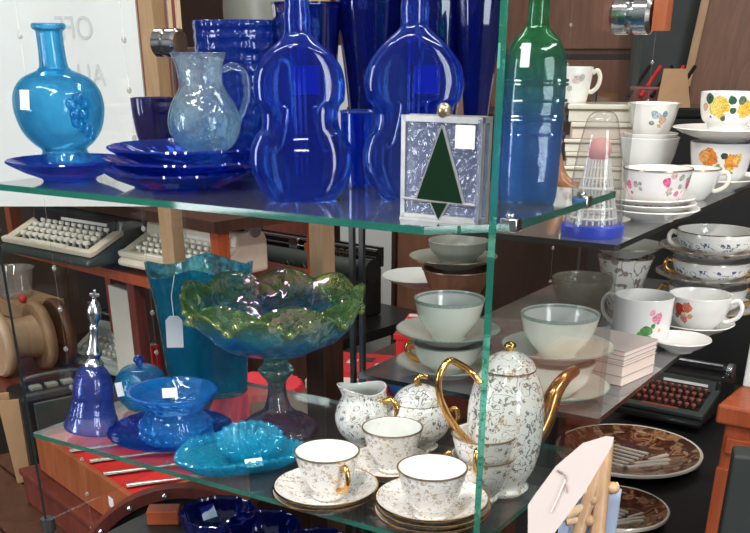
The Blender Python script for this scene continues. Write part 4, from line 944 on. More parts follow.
# teal vase behind
p = P(209, 391, ZL); H = zat(p, 266)-p.z; k_ = K(p)
tv = thing('teal_vase', (p.x, p.y, ZL), 'tall teal glass vase with flared wavy square rim behind the compote', 'vase', 'glass on the lower shelf', face(p))
lv = [(36, 0), (38, .004), (39, .03), (41, H*.4), (45, H*.75), (49, H*.95), (50, H)]
def tvr(hw, z, d=0): 
    r = sup(hw*k_-d, hw*k_*.82-d, z, 64, .68, .12); 
    return [(x, y, zz+(.007*math.cos(4*math.atan2(y, x)+.6)*(z/H)**3)) for x, y, zz in r]
MB().loft([tvr(a, b) for a, b in lv]+[tvr(a, max(b, .010), .004) for a, b in reversed(lv)]).build('body', M['teal'], tv, sharp=60)
tgp = Vector((-.046, -.088, zat(p, 317)-p.z))
hang = thing('swing_tag', (0, 0, 0), 'white swing tag on a thin string hanging from the teal vase rim', 'tag'); 
q = tv.matrix_basis @ Vector((0, 0, 0)); Rz = Matrix.Rotation(face(p), 4, 'Z'); wq = Vector((p.x, p.y, ZL)) + (Rz @ tgp); hang.location = wq; hang.rotation_euler = (0, .04, face(p))
w_, h2 = .026, .050
MB().prism([(-w_/2, -h2/2), (w_/2, -h2/2), (w_/2, h2*.36), (w_*.25, h2/2), (-w_*.25, h2/2), (-w_/2, h2*.36)], 'y', -.0006, .0006).build('card', M['sticker'], hang)
MB().tube([(0, -.001, h2*.42), (-.002, .004, .055), (.004, .016, .084)], .0007, 6).build('string', M['whiteplastic'], hang)
# carnival glass compote
p = P(279, 432, ZL); k_ = K(p); zz = lambda y: zat(p, y)-p.z
cm_ = thing('carnival_compote', (p.x, p.y, ZL), 'large iridescent green and blue carnival glass compote on a purple stem', 'compote', 'glass on the lower shelf', face(p))
MB().lathe([(0, 0)]+smoothp([(a*k_, zz(b)) for a, b in [(38, 432), (39.5, 428), (34, 421), (22, 414), (14, 408), (10, 398), (8.5, 388), (10, 380), (15, 374), (17, 369), (13, 364), (11, 360), (13, 356)]], 4)+[(0, zz(356))], 48, 0, lambda a, r, z, i: (r*(1+.03*math.cos(8*a)), z)).build('stem_and_foot', M['carnival_stem'], cm_)
zr0 = zz(292); ob = [(12, zz(356)), (30, zz(351)), (55, zz(340)), (74, zz(323)), (83, zz(305)), (86.5, zr0)]
ob = smoothp([(a*k_, b) for a, b in ob], 4); 
def crn(a, r, z, i):
    t = max(0, (z-.11)/(zr0-.11)) if zr0 > .11 else 0
    return r*(1+.012*math.cos(9*a)*t), z+.013*t*(abs(math.cos(4.5*a))-.5)
MB().lathe([(0, zz(356))]+ob+[(ob[-1][0]-.002, ob[-1][1]+.002)]+[(max(r-.005, .002), z+.001) for r, z in reversed(ob[:-1])]+[(0, ob[0][1]+.005)], 144, 0, crn).build('bowl', M['carnival'], cm_)
for k in range(9):
    mb = MB()
    for j in (-1, 0, 1):
        a = 2*PI*(k+.5)/9+PI/9+j*.11; z = zz(309) + (.004 if j else -.006); mb.ball((83.0*k_*math.cos(a), 83.0*k_*math.sin(a), z), .0055, 6)
    mb.build('raised_berry_cluster', M['carnival_gold'], cm_)
for k in range(9):
    pts = []
    for j in range(13):
        a = 2*PI*k/9+PI/9*0+2*PI/9*(j/12); u = math.sin(PI*j/12); pts.append(Vector(((84.3-(1-u)*6.5)*k_*math.cos(a), (84.3-(1-u)*6.5)*k_*math.sin(a), zz(318)+(zz(300)-zz(318))*u)))
    MB().tube(pts, .0022, 6).build('raised_arch', M['carnival_gold'], cm_)
# cobalt pieces on the low ledge under the case
LG = .83
lg = thing('low_black_ledge', (-.79, .985, 0), 'low black ledge under the case with dark cobalt dishes on it', 'ledge')
MB().box((-.02, 0, LG-.012), (.54, .12, .024)).build('top', M['black'], lg, bevel=.003)
for x in (-.26, .22): MB().box((x, 0, (LG-.024)/2), (.03, .10, LG-.024)).build('leg', M['black'], lg)
for px, py, hw, lab in ((228, 540, 38, 'dark cobalt dish with a white sticker under the lower shelf, left'), (300, 536, 36, 'dark cobalt dish under the lower shelf, middle'), (358, 548, 30, 'dark cobalt dish under the lower shelf, right')):
    p = P(px, py, LG); p.y = min(max(p.y, .98), .995); R = hw*K(p)
    o = thing('cobalt_dish', (p.x, p.y, LG), lab, 'dish', 'dark cobalt dishes on the ledge', face(p))
    MB().lathe(shell(smoothp([(R*.5, 0), (R*.6, .006), (R*.9, .03), (R, .055)], 4), .004), 60, 0, lambda a, r, z, i: (r*(1+.03*math.cos(12*a)), z)).build('dish', M['cobalt_deep'], o)
    if px < 250: sticker(o, (-.015, R*.80, .034), .022, .022, (0, -.8, .6), roll=.25)
o = MB().box((0, 0, .012), (.05, .03, .024)).build('wooden_block', M['wood_orange'], None, (-1.03, 1.01, LG), .6, .002); tag(o, 'small reddish wooden block on the low ledge', 'block')
# ------------------------------------------------------------------ china
def saucer(loc_, R, label, mat, group, trim=None, h=.021, nm='saucer', wavy=0):
    o = thing(nm, loc_, label, 'saucer', group, face(Vector(loc_)))
    MB().lathe([(0, .001), (R*.44, .001), (R*.46, 0), (R*.50, .003), (R*.8, h*.55), (R*.97, h*.95), (R, h), (R*.985, h+.0016), (R*.8, h*.55+.003), (R*.52, .0065), (R*.42, .006), (0, .006)], 64, 0, scal(8, wavy, R*.75) if wavy else None).build('dish', mat, o)
    if trim: ring(R, h+.0008, .0013, 0, 64).build('gilt_rim', trim, o)
    return o
def cup(p, pts, label, mat, group, hang=0., handle=True, hm=None, trim=None, hscale=1., foot=None, nm='teacup', cat='cup', inner=None, band=None, hw=.0036, two=False, wavy=0):
    """p: where the cup's foot stands; pts: outline; handle in the vertical plane at angle hang (0 = picture right, -90 = to the viewer)"""
    t = thing(nm, (p.x, p.y, p.z), label, cat, group, face(p)); pr = smoothp(prof(p, pts), 4)
    fn = (lambda a, r, z, i: (r*(1+wavy*math.cos(12*a)), z)) if wavy else None
    n_o = len(pr)+1; sp = shell(pr, .0026)
    if inner:
        MB().lathe(sp[:n_o+1], 56, 0, fn).lathe(sp[n_o:], 56, 1, fn).build('bowl', [mat, inner], t)
    else: MB().lathe(sp, 56, 0, fn).build('bowl', mat, t)
    R, H = pr[-1]
    if trim: ring(R, H, .0014, 0, 56).build('gilt_rim', trim, t)
    if foot: ring(pr[0][0]*1.02, .003, .0016, 0, 40).build('gilt_foot', foot, t)
    if band: 
        rb = pr[-3][0]; MB().lathe([(R+.0006, H-.0005), (pr[-3][0]+.0006, pr[-3][1]), (pr[-3][0]+.0002, pr[-3][1])], 56).lathe([(R-.003, H-.0005), (pr[-3][0]-.0034, pr[-3][1])], 56).build('key_band', band, t)
    if handle:
        for sgn in ((1, -1) if two else (1,)):
            a = math.radians(hang)+(0 if sgn > 0 else PI)
            rad = lambda f: next((r+(r2-r)*(f*H-z)/(z2-z+1e-9) for (r, z), (r2, z2) in zip(pr, pr[1:]) if z <= f*H <= z2), R)-.001
            s = hscale*H
            MB().tube(smooth3(radial(a, [(rad(.86), H*.84), (rad(.86)+.24*s, H*.90), (rad(.8)+.40*s, H*.72), (rad(.6)+.36*s, H*.46), (rad(.36)+.14*s, H*.30), (rad(.30), H*.31)]), 5), hw, 10).build('handle', hm or mat, t)
    return t, pr
V = lambda p, z: Vector((p.x, p.y, z))
GT = 'gilt chintz tea set'
# cup 1
def stack(px, py, hw, labels, z0=ZL, mat=None, trim=None, grp=GT+' saucers', h=.021, step=.0075, wavy=0):
    p = P(px, py, z0); R = hw*K(p)
    for k, lb in enumerate(labels): saucer((p.x+.002*(k % 2), p.y, z0+step*k), R*(1-.01*k), lb, mat or M['chintz_fine'], grp, trim or M['gold'], h, wavy=wavy)
    return z0+step*(len(labels)-1)+.0065
CF = [(15, 0), (17, -3), (14.5, -6), (20, -12), (27, -25), (31, -38), (32.5, -45)]
def at(pts, base, sc=1): return [(a*sc, base+b*sc) for a, b in pts]
zz = stack(325, 505, 52, ['lower gilt chintz saucer of the pair under the front left cup', 'upper gilt chintz saucer of the pair under the front left cup'])
cup(P(328, 496, zz), at(CF, 496), 'white gilt chintz teacup nearest the front, on two stacked saucers', M['chintz_fine'], GT, -62, True, M['gold'], M['goldline'], .62, M['gold'], inner=M['white'], hw=.0034)
zz = stack(390, 475, 44, ['gilt chintz saucer under the cup behind the sugar bowl and creamer row'])
bpy.data.objects['saucer.002']['label'] = 'single gilt chintz saucer under the cup in front of the sugar bowl'
cup(P(392, 469, zz), at(CF, 469, .93), 'white gilt chintz teacup directly in front of the sugar bowl', M['chintz_fine'], GT, 120, True, M['gold'], M['goldline'], .6, M['gold'], inner=M['white'], hw=.0034)
zz = stack(431, 524, 57, ['lowest gilt chintz saucer of three under the front right cup', 'middle gilt chintz saucer of three under the front right cup', 'topmost gilt chintz saucer of three under the front right cup'])
cup(P(431, 516, zz), at(CF, 516, 1.08), 'white gilt chintz teacup on three stacked saucers beside the green glass edge', M['chintz_fine'], GT, 60, True, M['gold'], M['goldline'], .6, M['gold'], inner=M['white'], hw=.0034)
p = P(481, 499, ZL)
cup(p, at(CF, 499), 'lower of two nested gilt chintz teacups in front of the coffee pot', M['chintz'], GT, 160, True, M['gold'], M['goldline'], .6, M['gold'], inner=M['white'])
zc_ = zat(p, 478)
cup(V(p, zc_), at(CF, zat(p, 0)*0+478), 'upper of two nested gilt chintz teacups in front of the coffee pot', M['chintz'], GT, -100, True, M['gold'], M['goldline'], .6, M['gold'], inner=M['white'])
# creamer
p = P(365, 446, ZL)
cr_ = thing('creamer', (p.x, p.y, ZL), 'white gilt chintz creamer jug with upswept lip and gold handle beside the compote', 'jug', GT, face(p))
pr = smoothp(prof(p, [(16, 446), (19, 443), (17, 440), (26, 430), (30, 417), (27, 404), (22, 395), (22, 388)]), 4); Ht = pr[-1][1]; zn = zat(p, 397)-p.z
def lip(a, r, z, i):
    t = max(0, (z-zn)/(Ht-zn)) if z > zn else 0
    c = math.cos(a-math.radians(200)); return r*(1+.30*t*max(0, c)**3), z+t*(.010*max(0, c)**2+.006*max(0, -c)**2-.002)
sp = shell(pr, .0026); MB().lathe(sp[:len(pr)+2], 64, 0, lip).lathe(sp[len(pr)+1:], 64, 1, lip).build('body', [M['chintz'], M['white']], cr_)
k_ = K(p); zz_ = lambda y: zat(p, y)-p.z
MB().tube(smooth3(radial(math.radians(-35), [(22*k_, zz_(398)), (31*k_, zz_(394)), (38*k_, zz_(402)), (36*k_, zz_(414)), (29*k_, zz_(421))]), 6), .0048, 10).build('handle', M['gold'], cr_)
# sugar bowl
p = P(418, 448, ZL); k_ = K(p); zz_ = lambda y: zat(p, y)-p.z
su = thing('sugar_bowl', (p.x, p.y, ZL), 'white gilt chintz lidded sugar bowl with curled gold finial beside the coffee pot', 'sugar bowl', GT, face(p))
pr = smoothp(prof(p, [(16, 448), (20, 445), (17, 441), (28, 431), (31, 419), (29, 407), (24, 400)]), 4); MB().lathe(shell(pr, .0026), 56).build('body', M['chintz'], su)
MB().lathe([(0, zz_(402)), (24.5*k_, zz_(401))]+smoothp([(25*k_, zz_(400)), (22*k_, zz_(394)), (14*k_, zz_(388)), (5*k_, zz_(385)), (0, zz_(385))], 4), 56).build('lid', M['chintz'], su)
MB().tube(smooth3([Vector((0, 0, zz_(386))), Vector((-.004, 0, zz_(380))), Vector((.002, 0, zz_(376))), Vector((.011, 0, zz_(377)))]), [.0045]*10+[.0035]*9, 10).build('finial', M['gold'], su)
for a in (-10, 170): MB().tube(smooth3(radial(math.radians(a), [(28*k_, zz_(410)), (36*k_, zz_(406)), (39*k_, zz_(414)), (35*k_, zz_(422)), (30*k_, zz_(425))]), 5), .0038, 10).build('handle', M['gold'], su)
ring(24*k_, zz_(400.5), .0016, 0, 56).build('gilt_rim', M['goldline'], su)
# coffee pot
p = P(501, 489, ZL); k_ = K(p); zz_ = lambda y: zat(p, y)-p.z; fz = face(p)
cp = thing('coffee_pot', (p.x, p.y, ZL), 'tall white chintz coffee pot with gold handle, spout and finial behind the glass edge', 'coffee pot', GT, 0)
pr = smoothp(prof(p, [(24, 489), (27, 485), (24, 480), (31, 466), (36, 448), (38, 425), (37.5, 402), (33, 382), (25, 368)]), 4)
MB().lathe(shell(pr, .003), 64).build('body', M['chintz'], cp)
MB().lathe([(0, zz_(370)), (25.5*k_, zz_(369))]+smoothp([(25.5*k_, zz_(367)), (22*k_, zz_(361)), (14*k_, zz_(355)), (5*k_, zz_(351)), (0, zz_(351))], 4), 56).build('lid', M['chintz'], cp)
MB().lathe(smoothp([(.004, zz_(352)), (.0045, zz_(349)), (.008, zz_(346)), (.006, zz_(343)), (0, zz_(341))], 3), 20).build('finial', M['gold'], cp)
ring(25.3*k_, zz_(368), .0016, 0, 56).build('gilt_rim', M['goldline'], cp)
def lw(q): return Vector((q.x-p.x, q.y-p.y, q.z-ZL))
hp = [lw(PX(a, b, x)) for a, b, x in ((482, 384, -.515), (472, 373, -.530), (461, 365, -.54), (449, 361, -.548), (440, 374, -.553), (439, 392, -.553), (445, 410, -.548), (455, 426, -.54), (468, 441, -.530), (476, 446, -.52))]
MB().tube(smooth3(hp, 5), .0043, 10).build('handle', M['gold'], cp)
sp_ = [lw(PX(a, b, x)) for a, b, x in ((520, 446, -.497), (536, 434, -.484), (546, 416, -.476), (554, 394, -.471), (565, 378, -.467), (575, 371, -.465))]
MB().tube(smooth3(sp_, 5), [.019-.0115*(i/25)**.8 for i in range(26)], 12).build('spout', M['browngold'], cp)
# ---- green-banded cups, two stacks of two, on the lower glass shelf of the unit
GG = 'green-banded cups'
def pair(px, py, hs, rows, hwc, side, hang):
    """rows: lower saucer base, lower cup rim, upper cup rim"""
    p = P(px, py, ZRM); R = hs*K(p)
    saucer((p.x, p.y, ZRM), R, f'bottom pale saucer of the {side} stack of green-banded cups', M['pale_china'], GG+' saucers', M['greenband'])
    c0 = V(p, ZRM+.0065); zl = zat(p, rows[1])
    cup(c0, [(hwc*.5, py-3), (hwc*.52, py-6), (hwc*.82, (py+rows[1])/2+2), (hwc*.95, rows[1]+7), (hwc, rows[1])], f'lower green-banded cup of the {side} stack', M['pale_china'], GG, hang, True, M['gold'], M['greenband'], .75, inner=M['white'], hw=.005)
    saucer((p.x, p.y, zl+.001), R, f'upper pale saucer of the {side} stack, resting on the lower cup', M['pale_china'], GG+' saucers', M['greenband'])
    zc = zl+.0075; b = next(y for y in range(py, 0, -1) if zat(p, y) >= zc)
    cup(V(p, zc), [(hwc*.5, b), (hwc*.52, b-3), (hwc*.84, (b+rows[2])/2+2), (hwc*.97, rows[2]+7), (hwc, rows[2])], f'upper green-banded cup of the {side} stack', M['pale_china'], GG, 20, False, None, M['greenband'], inner=M['white'], band=M['greenband'])
pair(447, 373, 51, (0, 342, 298), 35, 'left', 172)
pair(553, 397, 54, (0, 359, 313), 39, 'right', 60)
# crystal bowl, brown bowl, grey bowl behind
vessel('cut_glass_bowl', 579, 318, ZRM, [(9, 318), (13, 314), (22, 302), (28, 288), (30, 277)], M['clearcut'] if 'clearcut' in M else M.setdefault('clearcut', cglass('grey_cut_glass', (.82, .80, .74), .3, .3, .04, (.40, .38, .33), .4, 80)), 'grey cut glass bowl with gilt rim behind the right green-banded stack', 'bowl', 'bowls at the back of the china shelf', .003, 60, lambda a, r, z, i: (r*(1+.015*math.cos(30*a)), z))
th, p, pr = vessel('brown_bowl', 456, 303, ZRM, [(14, 303), (18, 300), (28, 285), (35, 268)], M['wood_brown'], 'dark brown gilt-edged bowl behind the left green-banded stack', 'bowl', 'bowls at the back of the china shelf', .004)
ring(pr[-1][0], pr[-1][1], .002).build('gilt_rim', M['goldline'], th); zt_b = ZRM+pr[-1][1]
R = 44*K(V(p, zt_b)); saucer((p.x-.01, p.y, zt_b+.002), R, 'grey saucer resting on the dark brown bowl', M['greypot'], 'grey china at the back', M['goldline'])
cup(V(p, zt_b+.0085), [(18, 259), (20, 257), (27, 250), (30, 240)], 'grey shallow cup on the grey saucer above the brown bowl', M['greypot'], 'grey china at the back', 0, False)
p = P(400, 296, ZRM); o = saucer((p.x-.02, p.y+.12, ZRM), .085, 'grey-white plate lying at the back left of the china shelf', M['greywall'], 'plates at the back of the china shelf')
# scribbled white goblet cup and saucer at the back
M['scrib'] = chintz('scribbled_white_china', (.80, .77, .72), (.25, .2, .17), (.4, .3, .2), 22, .9)
p = P(620, 308, ZRM); cup(p, [(12, 308), (14, 304), (19, 290), (24, 268), (28, 256)], 'tall white cup with grey scribbles behind the floral mug', M['scrib'], 'back row china', 0, False, trim=M['goldline'])
zt_b = zat(p, 256); saucer(V(p, zt_b+.0015), 37*K(V(p, zt_b)), 'grey-white saucer resting on top of the scribbled cup', M['white'], 'back row china', M['goldline'])
# floral mug
p = P(639, 341, ZRM); k_ = K(p); zf = lambda y: zat(p, y)-p.z
def surf(r, dx, z, lift=0): 
    a = -PI/2+math.asin(max(-1, min(1, dx/r))); return (r*math.cos(a), r*math.sin(a), z)
r_ = 29*k_; bl_ = [(surf(r_, 15*k_, zf(312)), .010, (.86, .30, .42)), (surf(r_, 10*k_, zf(306)), .006, (.90, .45, .55)), (surf(r_, 6*k_, zf(324)), .010, (.12, .34, .10)), (surf(r_, 9*k_, zf(332)), .007, (.2, .42, .14)), (surf(r_, 0, zf(328)), .006, (.16, .36, .12)), (surf(r_, 12*k_, zf(319)), .005, (.10, .30, .12)), (surf(r_, 18*k_, zf(324)), .004, (.85, .6, .1))]
M['floral_mug'] = decal('floral_mug_china', (.76, .75, .73), bl_)
cup(p, [(26, 341), (27.5, 338), (28.5, 318), (29.5, 295)], 'tall white mug with pink flower and green leaves behind the pink boxes', M['floral_mug'], 'painted cups on the lower china shelf', 150, True, nm='floral_mug', cat='mug')
p = P(656, 350, ZRM); saucer((p.x+.035, p.y+.02, ZRM), 30*K(p), 'white saucer lying right of the floral mug behind the pink boxes', M['white'], 'painted saucers')
# rooster-pattern cup on saucer
p = P(692, 335, ZRM); p = Vector((p.x, p.y+.02, ZRM)); saucer((p.x, p.y, ZRM), 36*K(p), 'white wavy saucer under the red-patterned cup', M['white'], 'painted saucers', wavy=.02)
p = V(p, ZRM+.0065); k_ = K(p); zf = lambda y: zat(p, y)-p.z; r_ = 29*k_
M['red_motif'] = decal('red_motif_china', (.76, .75, .73), [(surf(r_, -17*k_, zf(306)), .012, (.62, .06, .05)), (surf(r_, -11*k_, zf(303)), .009, (.70, .16, .08)), (surf(r_, -14*k_, zf(315)), .010, (.72, .22, .26)), (surf(r_, -20*k_, zf(312)), .006, (.10, .22, .12)), (surf(r_, -8*k_, zf(311)), .006, (.80, .40, .10)), (surf(r_, -14*k_, zf(309)), .004, (.9, .75, .3))], amp=.8)
cup(p, [(16, 329), (18, 326), (25, 318), (29.5, 306), (31, 294)], 'white teacup with red floral motif right of the floral mug', M['red_motif'], 'painted cups on the lower china shelf', -8, True, None, None, .8, hw=.0042)
# two-handled soup cups, three high
p = P(702, 318, ZRM); p = V(Vector((p.x-.005, p.y+.03, 0)), ZRM); R = 52*K(p); z = ZRM
for k, (word, rim) in enumerate((('bottom', 284), ('middle', 258), ('top', 230))):
    saucer((p.x, p.y, z), R, f'{word} blue-printed saucer of the tall stack of two-handled soup cups', M['ink'], 'blue-printed soup saucers', M['goldline'])
    zc = z+.0065; q = V(p, zc); b = next(y for y in range(330, 0, -1) if zat(p, y) >= zc); hw_ = 38
    cup(q, [(hw_*.55, b), (hw_*.6, b-2), (hw_*.9, (b+rim)/2+3), (hw_*1.0, rim+5), (hw_, rim)], f'{word} two-handled blue-printed soup cup of the stack by the shelf edge', M['ink'], 'blue-printed soup cups', 8, True, M['gold'] if k < 2 else M['cream'], M['goldline'], .8, two=True, inner=M['white'], nm='soup_cup', hw=.0046)
    z = zat(p, rim)+.0015
# pink boxes
a = P(621, 387, ZRM); b = P(653, 373, ZRM); rz = math.atan2((b-a).y, (b-a).x); wB = (b-a).length; H = zat(a, 352)-ZRM; c = P(598, 382, ZRM); dB = .115
for k, (z0, z1, lab) in enumerate(((0, .62, 'lower pale pink card box at the corner of the china shelf'), (.63, 1.0, 'upper pale pink ridged box stacked on the lower one'))):
    bx = thing('pink_card_box', (a.x, a.y, ZRM+H*z0+.0003), lab, 'box', 'pale pink boxes', rz)
    h_ = H*(z1-z0); n = 3 if k else 2
    MB().box((wB/2-.0, dB/2, h_/2), (wB, dB, h_)).build('carton', M['pinkcard'], bx, bevel=.0015)
    mb = MB()
    for j in range(n): mb.box((wB/2, dB/2, h_*(j+.5)/n+h_/(2*n)*.8), (wB+.0016, dB+.0016, .0016))
    mb.build('ridges', M['paper'], bx)
q = P(592, 352, ZRM); o = MB().prism([(-.03, 0), (.03, 0), (.03, .03), (-.03, .018)], 'y', 0, .02).build('blue_card_stand', M['bluegrey'], None, (q.x-.02, q.y+.05, ZRM), face(q)); tag(o, 'small blue-grey card behind the pink boxes', 'card')
# ---- upper china shelf
p = P(716, 190, ZRU); p = V(p, ZRU)
z = ZRU
saucer((p.x, p.y, z), 37*K(p), 'white saucer under the orange rose cup', M['white'], 'rose-painted saucers')
q = V(p, z+.0065); k_ = K(q); zf = lambda y: zat(q, y)-q.z; r_ = 29*k_
M['orange_rose'] = decal('orange_rose_china', (.77, .76, .74), [(surf(r_, -11*k_, zf(156)), .016, (.82, .26, .05)), (surf(r_, -16*k_, zf(155)), .010, (.90, .42, .12)), (surf(r_, 11*k_, zf(159)), .015, (.85, .34, .06)), (surf(r_, 16*k_, zf(157)), .009, (.90, .55, .15)), (surf(r_, 3*k_, zf(153)), .006, (.06, .08, .06)), (surf(r_, 9*k_, zf(168)), .007, (.85, .60, .12)), (surf(r_, -2*k_, zf(164)), .005, (.25, .35, .12)), (surf(r_, 14*k_, zf(171)), .006, (.2, .3, .1))], amp=.6)
cup(q, [(17, 184), (18.5, 181), (25, 174), (29, 158), (31.5, 142)], 'white teacup with orange roses under the yellow rose cup', M['orange_rose'], 'rose-painted cups', 0, True, None, None, .75, hw=.0045)
zt_b = zat(q, 141)
saucer((q.x, q.y, zt_b+.001), 50*K(V(q, zt_b)), 'white fluted saucer between the yellow and orange rose cups', M['white'], 'rose-painted saucers', wavy=.02)
q = V(p, zt_b+.0075); k_ = K(q); zf = lambda y: zat(q, y)-q.z; r_ = 27.5*k_
M['yellow_rose'] = decal('yellow_rose_china', (.77, .76, .74), [(surf(r_, -9*k_, zf(107)), .018, (.92, .60, .10)), (surf(r_, -13*k_, zf(104)), .012, (.95, .72, .20)), (surf(r_, 16*k_, zf(108)), .014, (.90, .55, .08)), (surf(r_, -18*k_, zf(98)), .008, (.05, .12, .06)), (surf(r_, 3*k_, zf(99)), .007, (.05, .13, .07)), (surf(r_, 12*k_, zf(99)), .007, (.12, .2, .12)), (surf(r_, 5*k_, zf(109)), .006, (.06, .14, .07)), (surf(r_, -4*k_, zf(118)), .007, (.05, .12, .05)), (surf(r_, -17*k_, zf(117)), .006, (.1, .16, .08)), (surf(r_, -22*k_, zf(106)), .007, (.80, .55, .3))], amp=.55)
cup(q, [(17, 129), (18, 126), (24, 119), (27, 108), (28.5, 92)], 'white teacup with large yellow roses topping the stack at the right edge', M['yellow_rose'], 'rose-painted cups', 0, True, None, None, .75, hw=.0045)
# pink flower cup and the plain gilt cup beside it
p = V(P(652, 220, ZRU), ZRU); R = 45*K(p)
M['pinkfl'] = None
def pinkmat(nm, r, zlo, zhi, seed):
    rnd = random.Random(seed); bl = []
    for k in range(20):
        a = -PI/2+rnd.uniform(-1.3, 1.3); z = rnd.uniform(zlo, zhi); c = ((.80, .16, .32), (.45, .42, .38), (.72, .5, .5), (.4, .45, .36))[k % 4]
        bl.append(((r*math.cos(a), r*math.sin(a), z), rnd.uniform(.0035, .006) if k % 4 else .0065, c))
    return decal(nm, (.76, .74, .72), bl, amp=.9)
z = ZRU
for k, w in enumerate(('lowest', 'middle', 'uppermost')): saucer((p.x-.004*k, p.y, ZRU+.008*k), R*(1, .97, .99)[k], f'{w} white flowered saucer under the pink flower cup', pinkmat(f'flowered_saucer_china_{k}', R*.75, .008, .014, k) if k == 2 else M['white'], 'pink-flowered saucers', h=.018)
q = V(p, ZRU+.016+.0065); k_ = K(q); 
M['pinkcup'] = pinkmat('pink_flower_china', 31*k_, .015, zat(q, 172)-q.z, 5)
cup(q, [(17, 208), (18.5, 204), (26, 196), (31, 184), (34, 168)], 'white teacup scattered with pink flowers at the front of the upper china shelf', M['pinkcup'], 'pink-flowered cups', 150, True, M['cream'], M['goldline'], .6, inner=M['white'])
p = V(P(703, 200, ZRU), ZRU); p = V(Vector((p.x-.022, p.y+.0, 0)), ZRU)
o, _ = cup(p, [(13, 200), (15, 197), (20, 190), (24, 180), (26, 168)], 'plain white gilt-handled cup right of the pink flower cup', M['white'], 'pink-flowered cups', -5, True, M['cream'], M['goldline'], .8, hw=.004)
# stack of white bowls with the flower-painted one on top
p = V(P(645, 181, ZRU), ZRU); hw_ = 30
cup(p, [(14, 181), (16, 178), (24, 160), (27, 148), (29, 137)], 'plain white bowl at the bottom of the stack behind the pink flower cup', M['white'], 'white bowls in a stack', 0, False, nm='white_bowl', cat='bowl')
z1 = zat(p, 152); cup(V(p, z1), [(13, 152), (15, 150), (23, 143), (27, 133)], 'middle white bowl nested under the flower-painted bowl', M['white'], 'white bowls in a stack', 0, False, nm='white_bowl', cat='bowl')
z1 = zat(p, 139); q = V(p, z1); k_ = K(q); r_ = 22.5*k_; zf = lambda y: zat(q, y)-q.z
M['bluefl'] = decal('blue_flower_china', (.83, .81, .76), [(surf(r_, 3*k_, zf(114)), .009, (.45, .55, .60)), (surf(r_, 9*k_, zf(119)), .008, (.75, .45, .35)), (surf(r_, 12*k_, zf(113)), .005, (.2, .4, .4)), (surf(r_, 0*k_, zf(122)), .006, (.35, .45, .3)), (surf(r_, 7*k_, zf(125)), .006, (.7, .5, .3))], amp=.9)
cup(q, [(14, 139), (16, 135), (21, 122), (24, 108), (25.5, 103)], 'cream bowl with small blue and coral flowers on top of the white bowls', M['bluefl'], 'white bowls in a stack', 0, False, nm='flower_bowl', cat='bowl', wavy=.015)
# cream boxes carrying the gold-handled cup
p = V(P(588, 179, ZRU), ZRU); zz_ = lambda y: zat(p, y)-ZRU; k_ = K(p)
tops = [179, 166, 152, 139, 122, 104]; bot = 0
for k in range(5):
    z0, z1 = zz_(tops[k]), zz_(tops[k+1]); wdt = (70, 66, 68, 60, 66)[k]*k_
    b = thing('flat_cream_box', (p.x, p.y+.05, ZRU+z0+.0003), ('lowest flat cream box of the pile behind the clear dome', 'second flat cream box from the bottom of the pile behind the dome', 'middle flat cream box of the pile behind the clear dome', 'ridged tan box, second from the top of the pile behind the dome', 'topmost flat cream box with the gold-handled cup on it')[k], 'box', 'flat cream boxes in a pile', face(p)+.06*(k % 2))
    h_ = z1-z0-.0006; MB().box((0, 0, h_*.36), (wdt, .10, h_*.72)).build('tray', M['cream'] if k != 3 else M['pinkcard'], b, bevel=.002); MB().box((0, 0, h_*.86), (wdt+.006, .104, h_*.28)).build('lid', M['cream'], b, bevel=.002)
    mb = MB().box((0, -.051, h_*.68), (wdt, .003, .003)); mb.build('gilt_line', M['goldline'], b)
q = Vector((p.x, p.y+.05, ZRU+zz_(104))); q2 = PY(571, 104, q.y); q = Vector((q2.x, q.y, q.z)); k_ = K(q); zf = lambda y: zat(q, y)-q.z; r_ = 18*k_
M['palefl'] = decal('pale_flower_china', (.84, .82, .79), [(surf(r_, 3*k_, zf(80)), .008, (.72, .58, .55)), (surf(r_, 9*k_, zf(77)), .006, (.55, .55, .52)), (surf(r_, -3*k_, zf(88)), .006, (.62, .62, .56)), (surf(r_, -8*k_, zf(80)), .005, (.75, .65, .6))], amp=.9)
cup(q, [(14, 103), (15, 101), (17, 90), (19, 75), (19.5, 67)], 'white cup with faint flowers and gold loop handle on the cream boxes', M['palefl'], 'tall painted cups', 0, True, M['cream'], None, .62, hw=.0045)
# clear dome with ornament on a blue base
p = V(P(588, 236, ZRU), ZRU); p.y = max(p.y, SY0+.06); k_ = K(p); zz_ = lambda y: zat(p, y)-ZRU
dm = thing('domed_ornament', (p.x, p.y, ZRU), 'clear plastic dome over a pink and white ornament on a bright blue base', 'ornament', None, face(p))
MB().lathe([(0, 0), (30*k_, 0), (31*k_, .004), (30.5*k_, .014), (29*k_, .016), (0, .016)], 48).build('blue_base', M['blueplastic'], dm)
pr = [(28.5*k_, .016)]+smoothp([(28*k_, .022), (26*k_, zz_(200)), (22*k_, zz_(160)), (17*k_, zz_(130)), (13*k_, zz_(116)), (6*k_, zz_(111)), (0, zz_(110.5))], 4)
MB().lathe(pr, 48).build('clear_dome', M['clear'], dm, sharp=0)
mb = MB()
for j in range(6):
    z = .022+.013*j; r = (22-2.2*j)*k_; mb.lathe([(r, z), (r+.002, z+.002), (r, z+.004), (r-.002, z+.002), (r, z)], 40)
for j in range(24): a = 2*PI*j/24; mb.tube([(23*k_*math.cos(a), 23*k_*math.sin(a), .017), (10*k_*math.cos(a), 10*k_*math.sin(a), .10)], .0014, 5)
mb.build('white_lattice', M['whiteplastic'], dm)
MB().lathe(smoothp([(11*k_, .09), (12*k_, zz_(178)), (8*k_, zz_(165)), (0, zz_(160))], 3), 28).build('pale_bodice', M['pinkcard'], dm)
